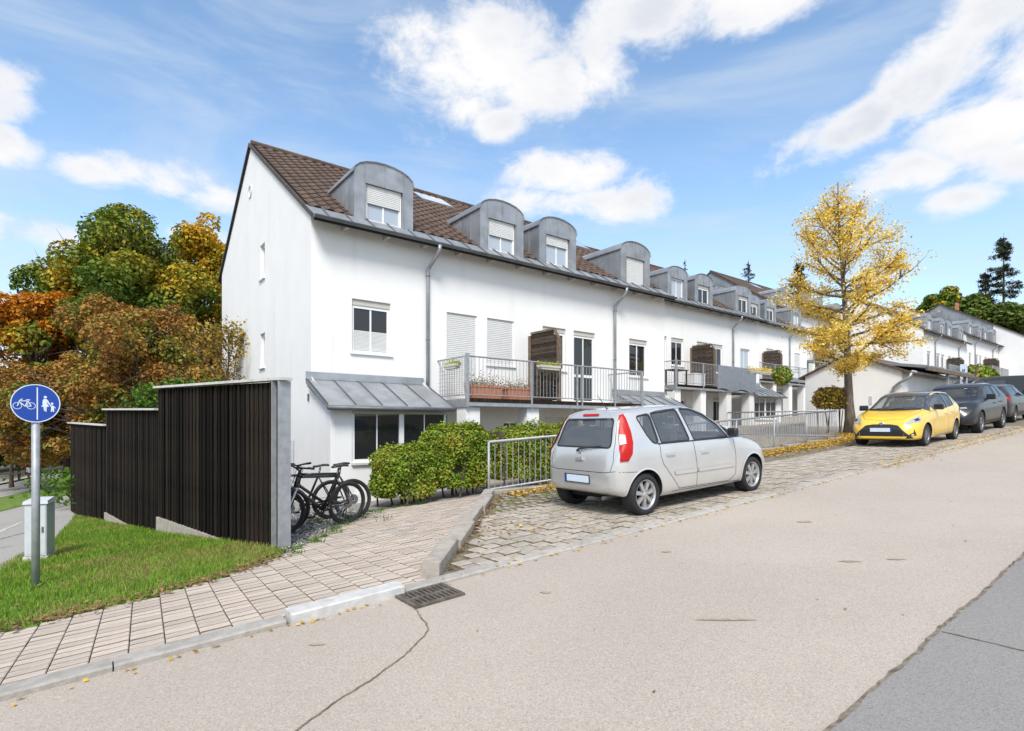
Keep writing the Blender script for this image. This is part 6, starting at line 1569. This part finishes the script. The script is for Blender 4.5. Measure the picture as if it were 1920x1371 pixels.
# ================================================================== TREES
def tree(name, label, p, z0, H, cb, rad, nb, nleaf, lsize, lmat, trunk_r=.2, bark='bark', clump=.35, seed=1, lean=(0, 0), group=None, up0=20, up1=62, top_thin=0.0, cat='tree', sub=5, lobes=0.0):
    r = random.Random(seed); g = np.random.default_rng(seed); root = empty(name, (p[0], p[1], z0), label=label, cat=cat, group=group)
    wood = MB(); tp = []
    n = 8
    for i in range(n+1):
        t = i/n; tp.append(Vector((lean[0]*t + r.gauss(0, .02)*H*.12*(0 < i < n), lean[1]*t + r.gauss(0, .02)*H*.12*(0 < i < n), H*(.97 if not lobes else .8)*t)))
    wood.tube(tp, [trunk_r*(1.25 if i == 0 else 1)*(1-.93*(i/n)**.8)+.008 for i in range(n+1)], 9)
    def on_trunk(h): t = h/(H*(.97 if not lobes else .8))*n; t = min(t, n-1e-6); i = min(int(t), n-1); return tp[i].lerp(tp[i+1], t-i)
    A = []; Wt = []
    az = r.random()*6
    for k in range(nb):
        rel = ((k+.5)/nb)**.85; h = cb*.9 + (H-cb)*rel*.93; R0 = rad(rel)*r.uniform(.8, 1.15); az += 2.399+r.gauss(0, .25)
        el = R_(up0+(up1-up0)*rel + r.gauss(0, 6)); L = min(R0/max(.35, math.cos(el)), max(.5, (H-h)*.96/max(.15, math.sin(el)+.12))); o = on_trunk(min(h, H*.95)); d = Vector((math.cos(az)*math.cos(el), math.sin(az)*math.cos(el), math.sin(el)))
        pts = [o]; cur = o.copy(); dd = d.copy(); m = 6
        for j in range(m):
            dd = (dd + Vector((r.gauss(0, .12), r.gauss(0, .12), r.gauss(.03, .08)))).normalized(); cur = cur + dd*L/m; pts.append(cur.copy())
        br = max(.012, trunk_r*.42*(1-rel*.75)); wood.tube(pts, [br*(1-.85*j/m)+.004 for j in range(m+1)], 5, cap=False)
        wt = 1.0-top_thin*rel**1.4
        for j in range(2, m+1): A.append(pts[j]); Wt.append(wt*(.7+.1*j))
        for s_ in range(sub):
            t = r.uniform(.3, .98)*m; i = min(int(t), m-1); q = pts[i].lerp(pts[i+1], t-i); a2 = r.uniform(-1.2, 1.2); d2 = Vector((dd.x*math.cos(a2)-dd.y*math.sin(a2), dd.x*math.sin(a2)+dd.y*math.cos(a2), dd.z*.5+r.gauss(.05, .25))).normalized(); l2 = L*r.uniform(.22, .45)
            e = [q, q+d2*l2*.5+Vector((0, 0, r.gauss(0, .05)*l2)), q+d2*l2+Vector((0, 0, r.gauss(.02, .1)*l2))]; wood.tube(e, [br*.4+.003, br*.25+.003, .003], 4, cap=False)
            for q2 in (.35, .6, .8, 1.0): A.append(e[0].lerp(e[2], q2)); Wt.append(wt)
    A = np.array([tuple(a) for a in A])
    if lobes:                                        # dome the whole skeleton, wood and leaf anchors alike
        zs = min(1.0, (H-lobes*.8)/A[:, 2].max())
        def dome(Q):
            Q = Q.copy(); Q[:, 2] *= zs; hh = np.clip((Q[:, 2]-cb)/(H-cb), 0, 1); Q[:, :2] *= np.sqrt(np.clip(1.08-hh**2.2, .12, 1))[:, None]; return Q
        A = dome(A); wood.v = [tuple(q) for q in dome(np.array(wood.v))]
    wood.build('trunk', bark, root, smooth=True)
    Wt = np.array(Wt)*g.uniform(.25, 1.6, len(A))**(2.2 if top_thin else 1); Wt /= Wt.sum()
    if lobes:                                        # leaves sit on rounded clumps at the branch ends, gaps in between
        nl = max(20, nb*2); ci = g.choice(len(A), nl, p=Wt); C = A[ci].copy(); lr = lobes*g.uniform(.55, 1.2, nl); 
        w = lr**2; k = g.choice(nl, nleaf, p=w/w.sum()); q = g.normal(size=(nleaf, 3)); q[:, 2] += .35; q /= np.linalg.norm(q, axis=1)[:, None]
        rr = lr[k]*np.clip(1-np.abs(g.normal(size=nleaf))*.22+.12*np.sin(q[:, 0]*7+k)*np.sin(q[:, 1]*6+q[:, 2]*5), .3, 1.25)
        P = C[k] + q*rr[:, None]*np.array([1, 1, .8]); link('crown', quads_mesh('crown', leaf_quads(P, lsize, up=.15, outward=q*.7), lmat), root); return root
    idx = g.choice(len(A), nleaf, p=Wt); P = A[idx] + g.normal(size=(nleaf, 3))*np.array([clump, clump, clump*.75])
    link('crown', quads_mesh('crown', leaf_quads(P, lsize, up=.25), lmat), root)
    return root
def ell_r(R, pk=.4): return lambda t: R*max(.12, math.sin(math.pi*min(1, (t*.5/pk if t < pk else .5+.5*(t-pk)/(1-pk))))**.6)
# the yellow street tree
def ty(t): return [1.2, 1.85, 2.1, 2.1, 2.05, 1.6, 1.1, .6, .3][min(8, int(t*9))]
px_, py_ = pd(1596, 19.8)
tree('street_tree', 'slender street tree with golden yellow leaves between railing and yellow car', (px_, py_), base(px_)-.05, 9.3, 2.2, ty, 56, 27000, .085, 'leaf_yellow', .165, 'bark_pale', .15, 4, (-.35, .3), None, 8, 46, .97, sub=6)
# left group
def lt(name, label, u, D, top, R, cb, nb, nl, ls, mat, seed, tr=.25, clump=.5, dx=(0, 0), bark='bark', lobes=0):
    q = pd(u, D); z0 = zleft(0, 30)-.3; H = (797-top)/1040*D - z0
    return tree(name, label, (q[0]+dx[0], q[1]+dx[1]), z0, H, cb, ell_r(R, .42), nb, nl, ls, mat, tr, bark, clump, seed, (0, 0), 'autumn trees left of the houses', 12, 66, lobes=lobes)
lt('maple_tree', 'tall green maple with golden top behind the rust coloured tree', 245, 32, 395, 5.6, 1.2, 74, 80000, .23, 'leaf_green', 5, .35, lobes=1.25)
lt('maple_tree', 'golden green maple directly behind the edge of the gable', 412, 37, 392, 4.8, 1.8, 60, 60000, .24, 'leaf_gold', 8, .32, lobes=1.25)
lt('maple_tree', 'bright orange maple at the left picture edge', 60, 29, 515, 3.6, 1.5, 46, 40000, .2, 'leaf_orange', 9, .28, lobes=.95)
lt('rowan_tree', 'broad rust brown tree spreading behind the board fence', 262, 20.5, 535, 3.5, 1.2, 80, 70000, .12, 'leaf_rust', 11, .2, lobes=.62)
lt('rowan_tree', 'smaller rust tree behind the blue sign', 70, 21.5, 650, 3.0, 1.6, 50, 40000, .12, 'leaf_rust', 12, .14, lobes=.6)
lt('rowan_tree', 'thin bronze tree touching the white gable wall', 428, 17.8, 615, 1.6, 2.0, 30, 3600, .11, 'leaf_mixed', 13, .07, .2)
lt('street_maple', 'small amber tree with bare dark trunk beside the left street', 122, 24.5, 735, 2.2, 3.2, 30, 16000, .15, 'leaf_gold', 15, .13, lobes=.55)
lt('street_maple', 'small orange tree with thin trunk at the far left street', 22, 23.5, 715, 2.2, 3.0, 30, 16000, .15, 'leaf_orange', 16, .09, lobes=.55)
# fresh green shrubs looking over the fence
for k, (u, D, top, R) in enumerate([(275, 13.6, 725, .32), (345, 14.2, 715, .4), (398, 14.6, 725, .42), (440, 14.4, 735, .3)]):
    q = pd(u, D); z0 = zleft(*q); lab = ['bright green shoot behind the left end of the tallest fence panel', 'tallest bright green bush behind the middle of the fence', 'bright green bush behind the right half of the fence', 'small green bush between fence and white gable'][k]
    tree('green_bush', lab, q, z0, (797-top)/1040*D-z0, .4, ell_r(R, .5), 22, 1500, .11, 'leaf_fresh', .04, 'bark', .13, 20+k, group='green bushes behind the fence', cat='bush', up0=40, up1=75)
# dark woodland edge that closes the view on the left
def mass(name, label, pts, n, size, mat, zf, hgt):
    g = np.random.default_rng(len(pts)+n); P = []
    seg = list(zip(pts[:-1], pts[1:]))
    for _ in range(n):
        a, b = seg[g.integers(len(seg))]; t = g.random(); x = a[0]+(b[0]-a[0])*t; y = a[1]+(b[1]-a[1])*t
        top = hgt*(.75+.25*math.sin(x*.9+y*.35)+.18*math.sin(x*2.3-y*1.1)); z = top*math.sqrt(g.random()); P.append((x+g.normal()*.7, y+g.normal()*.7, zf+z))
    tag(link(name, quads_mesh(name, leaf_quads(np.array(P), size), mat)), label, 'undergrowth', kind='stuff')
mass('undergrowth', 'dark green undergrowth along the far side of the left street', [pd(-260, 28), pd(0, 34), pd(130, 40), pd(300, 46), pd(460, 52)], 34000, .34, 'leaf_dark', zleft(0, 30)-.2, 5.2)
mass('undergrowth', 'low green weeds behind the board fence', [pd(150, 18.5), pd(300, 16.5), pd(410, 15.5)], 7000, .16, 'leaf_fresh', zleft(0, 20)-.1, 1.1)
# right background
def rt(label, u, D, top, R, hgt, mat, seed, nl=14000, ls=.75):
    q = pd(u, D); zt = (797-top)/1040*D
    tree('forest_tree', label, q, zt-hgt, hgt, hgt*.25, ell_r(R, .5), 40, nl, ls, mat, .3, 'bark', R*.2, seed, group='trees on the hill behind the far houses', up0=15, up1=65, lobes=R*.3)
rt('golden green broadleaf at the left end of the hill trees', 1712, 112, 575, 5.0, 16, 'leaf_gold', 31)
rt('rounded green tree with yellow tips above the far roof', 1772, 112, 528, 6.0, 21, 'leaf_green', 32, 18000)
rt('dark green tree in the middle of the hill group', 1830, 108, 552, 6.5, 19, 'leaf_dark', 33, 18000)
rt('dark green tree below the spruce at the right edge', 1885, 106, 560, 6.5, 18, 'leaf_dark', 34, 18000)
rt('green tree cut by the right picture edge', 1945, 112, 550, 6.5, 19, 'leaf_green', 35, 16000)
def spruce(label, u, D, top, hgt, R, seed, nl=9000, ls=.5, gaps=.0):
    q = pd(u, D); zt = (797-top)/1040*D; r = random.Random(seed); g = np.random.default_rng(seed)
    root = empty('spruce_tree', (q[0], q[1], zt-hgt), label=label, cat='tree', group='spruces on the hill'); w = MB(); w.tube([(0, 0, 0), (0, 0, hgt*.6), (r.gauss(0, .2), 0, hgt)], [.3, .17, .02], 7); A = []
    nbr = 60
    for k in range(nbr):
        t = .18+.8*(k/nbr); L = R*(1-t)**.7*r.uniform(.45, 1.35)+.35; a = k*2.4+r.gauss(0, .3)
        if r.random() < gaps: continue
        o = Vector((0, 0, hgt*t)); e = o + Vector((math.cos(a)*L, math.sin(a)*L, -L*.12+r.gauss(0, .15))); m = o.lerp(e, .55)+Vector((0, 0, -.12*L)); w.tube([o, m, e], [.06*(1-t)+.015, .04*(1-t)+.01, .01], 4, cap=False)
        for j in range(14): u_ = r.uniform(.15, 1); A.append(tuple((o*(1-u_)**2+m*2*u_*(1-u_)+e*u_*u_)))
    w.build('trunk', 'bark', root); A = np.array(A); P = A[g.integers(len(A), size=nl)] + g.normal(size=(nl, 3))*np.array([.2, .2, .13])*R/3.5
    P[:, 2] -= np.abs(g.normal(size=nl))*.25
    link('crown', quads_mesh('crown', leaf_quads(P, ls, aspect=.4), 'leaf_spruce'), root)
spruce('tall dark spruce rising above the hill trees at the right', 1882, 110, 436, 24, 4.6, 3, 14000, .36, .3)
spruce('lower dark spruce left of the tall one', 1848, 112, 505, 18, 4.0, 6, 9000, .36, .25)
spruce('spruce half hidden behind the crown of the yellow tree', 1497, 88, 488, 20, 3.6, 4, 7000, .42, .25)
spruce('thin ragged treetop above the roof of the third house', 1404, 82, 487, 16, 2.6, 7, 1100, .35, .45)
spruce('small treetop above the dormers of the second house', 1284, 80, 486, 15, 1.8, 8, 900, .33, .4)
# ================================================================== LEFT STREET FURNITURE, FAR BUSHES
q = pd(95, 23); sz = zleft(0, 30)
s5 = empty('speed_sign', (q[0], q[1], sz), label='small round speed limit sign reading 50 beside the left street', cat='sign')
MB().tube([(0, 0, -.2), (0, 0, 1.55)], .03, 8).build('pole', 'galv', s5, smooth=True)
tc_ = Vector((-q[0], -q[1], 0)).normalized(); rr_ = Vector((0, 0, 1)).cross(tc_).normalized()
M5 = Matrix(((rr_.x, 0, tc_.x, tc_.x*.04), (rr_.y, 0, tc_.y, tc_.y*.04), (0, 1, tc_.z, 1.33), (0, 0, 0, 1)))
MB().lathe([(0, 0), (.165, 0), (.165, -.005), (0, -.005)], 28, M5).build('sign_plate', 'pvc', s5, fixn=True)
MB().lathe([(.115, .002), (.165, .002), (.165, -.004), (.115, -.004)], 28, M5, True).build('red_ring', 'sign_red', s5, fixn=True)
fc = bpy.data.curves.new('t', 'FONT'); fc.body = '50'; fc.size = .16; fc.align_x = 'CENTER'; fc.align_y = 'CENTER'; fc.extrude = .001
fo = bpy.data.objects.new('t', fc); COL.objects.link(fo); bpy.context.view_layer.update()
tm = bpy.data.meshes.new_from_object(fo.evaluated_get(bpy.context.evaluated_depsgraph_get())); bpy.data.objects.remove(fo)
tm.materials.clear(); tm.materials.append(MAT['black_plastic']); to = link('numerals', tm, s5); to.matrix_local = M5 @ T(0, 0, .004)
q = pd(54, 24.5); wb_ = empty('notice_board', (q[0], q[1], sz), label='low white notice board on a post across the left street', cat='notice board')
MB().box(-.04, .04, -.04, .04, 0, .6).build('post', 'wood_post', wb_); MB().box(-.32, .32, -.03, .03, .45, .66, Matrix.Rotation(AZ+R_(50), 4, 'Z')).build('board', 'pvc', wb_)
q = pd(84, 26); wr = empty('wooden_barrier', (q[0], q[1], sz), (0, 0, AZ-R_(48)), 'weathered wooden rail barrier by the left street', 'barrier')
for xx in (-.9, .9): MB().box(xx-.05, xx+.05, -.05, .05, 0, .95).build('post', 'wood_grey', wr)
MB().box(-1.1, 1.1, -.04, .04, .82, .98).build('rail', 'wood_post', wr)
q = pd(1846, 46); hedge('far_hedge', [(q[0]-4.5, q[0]+2.2, q[1]-.6, q[1]+.6, 2.9, 4.7)], zb, 3000, .3, 'leaf_hedge', 'yellow green hedge in front of the far balconies', hollow=0, rough=.2, stems=True)
fw = empty('grey_board_wall', (q[0], q[1]+.9, 2.2), label='grey screen wall behind the far yellow green hedge', cat='wall')
for k in range(16): MB().box(-6+k*.8, -5.24+k*.8, -.03, .03, -.6, 2.55).build('wall_panel', 'sheet_metal', fw)
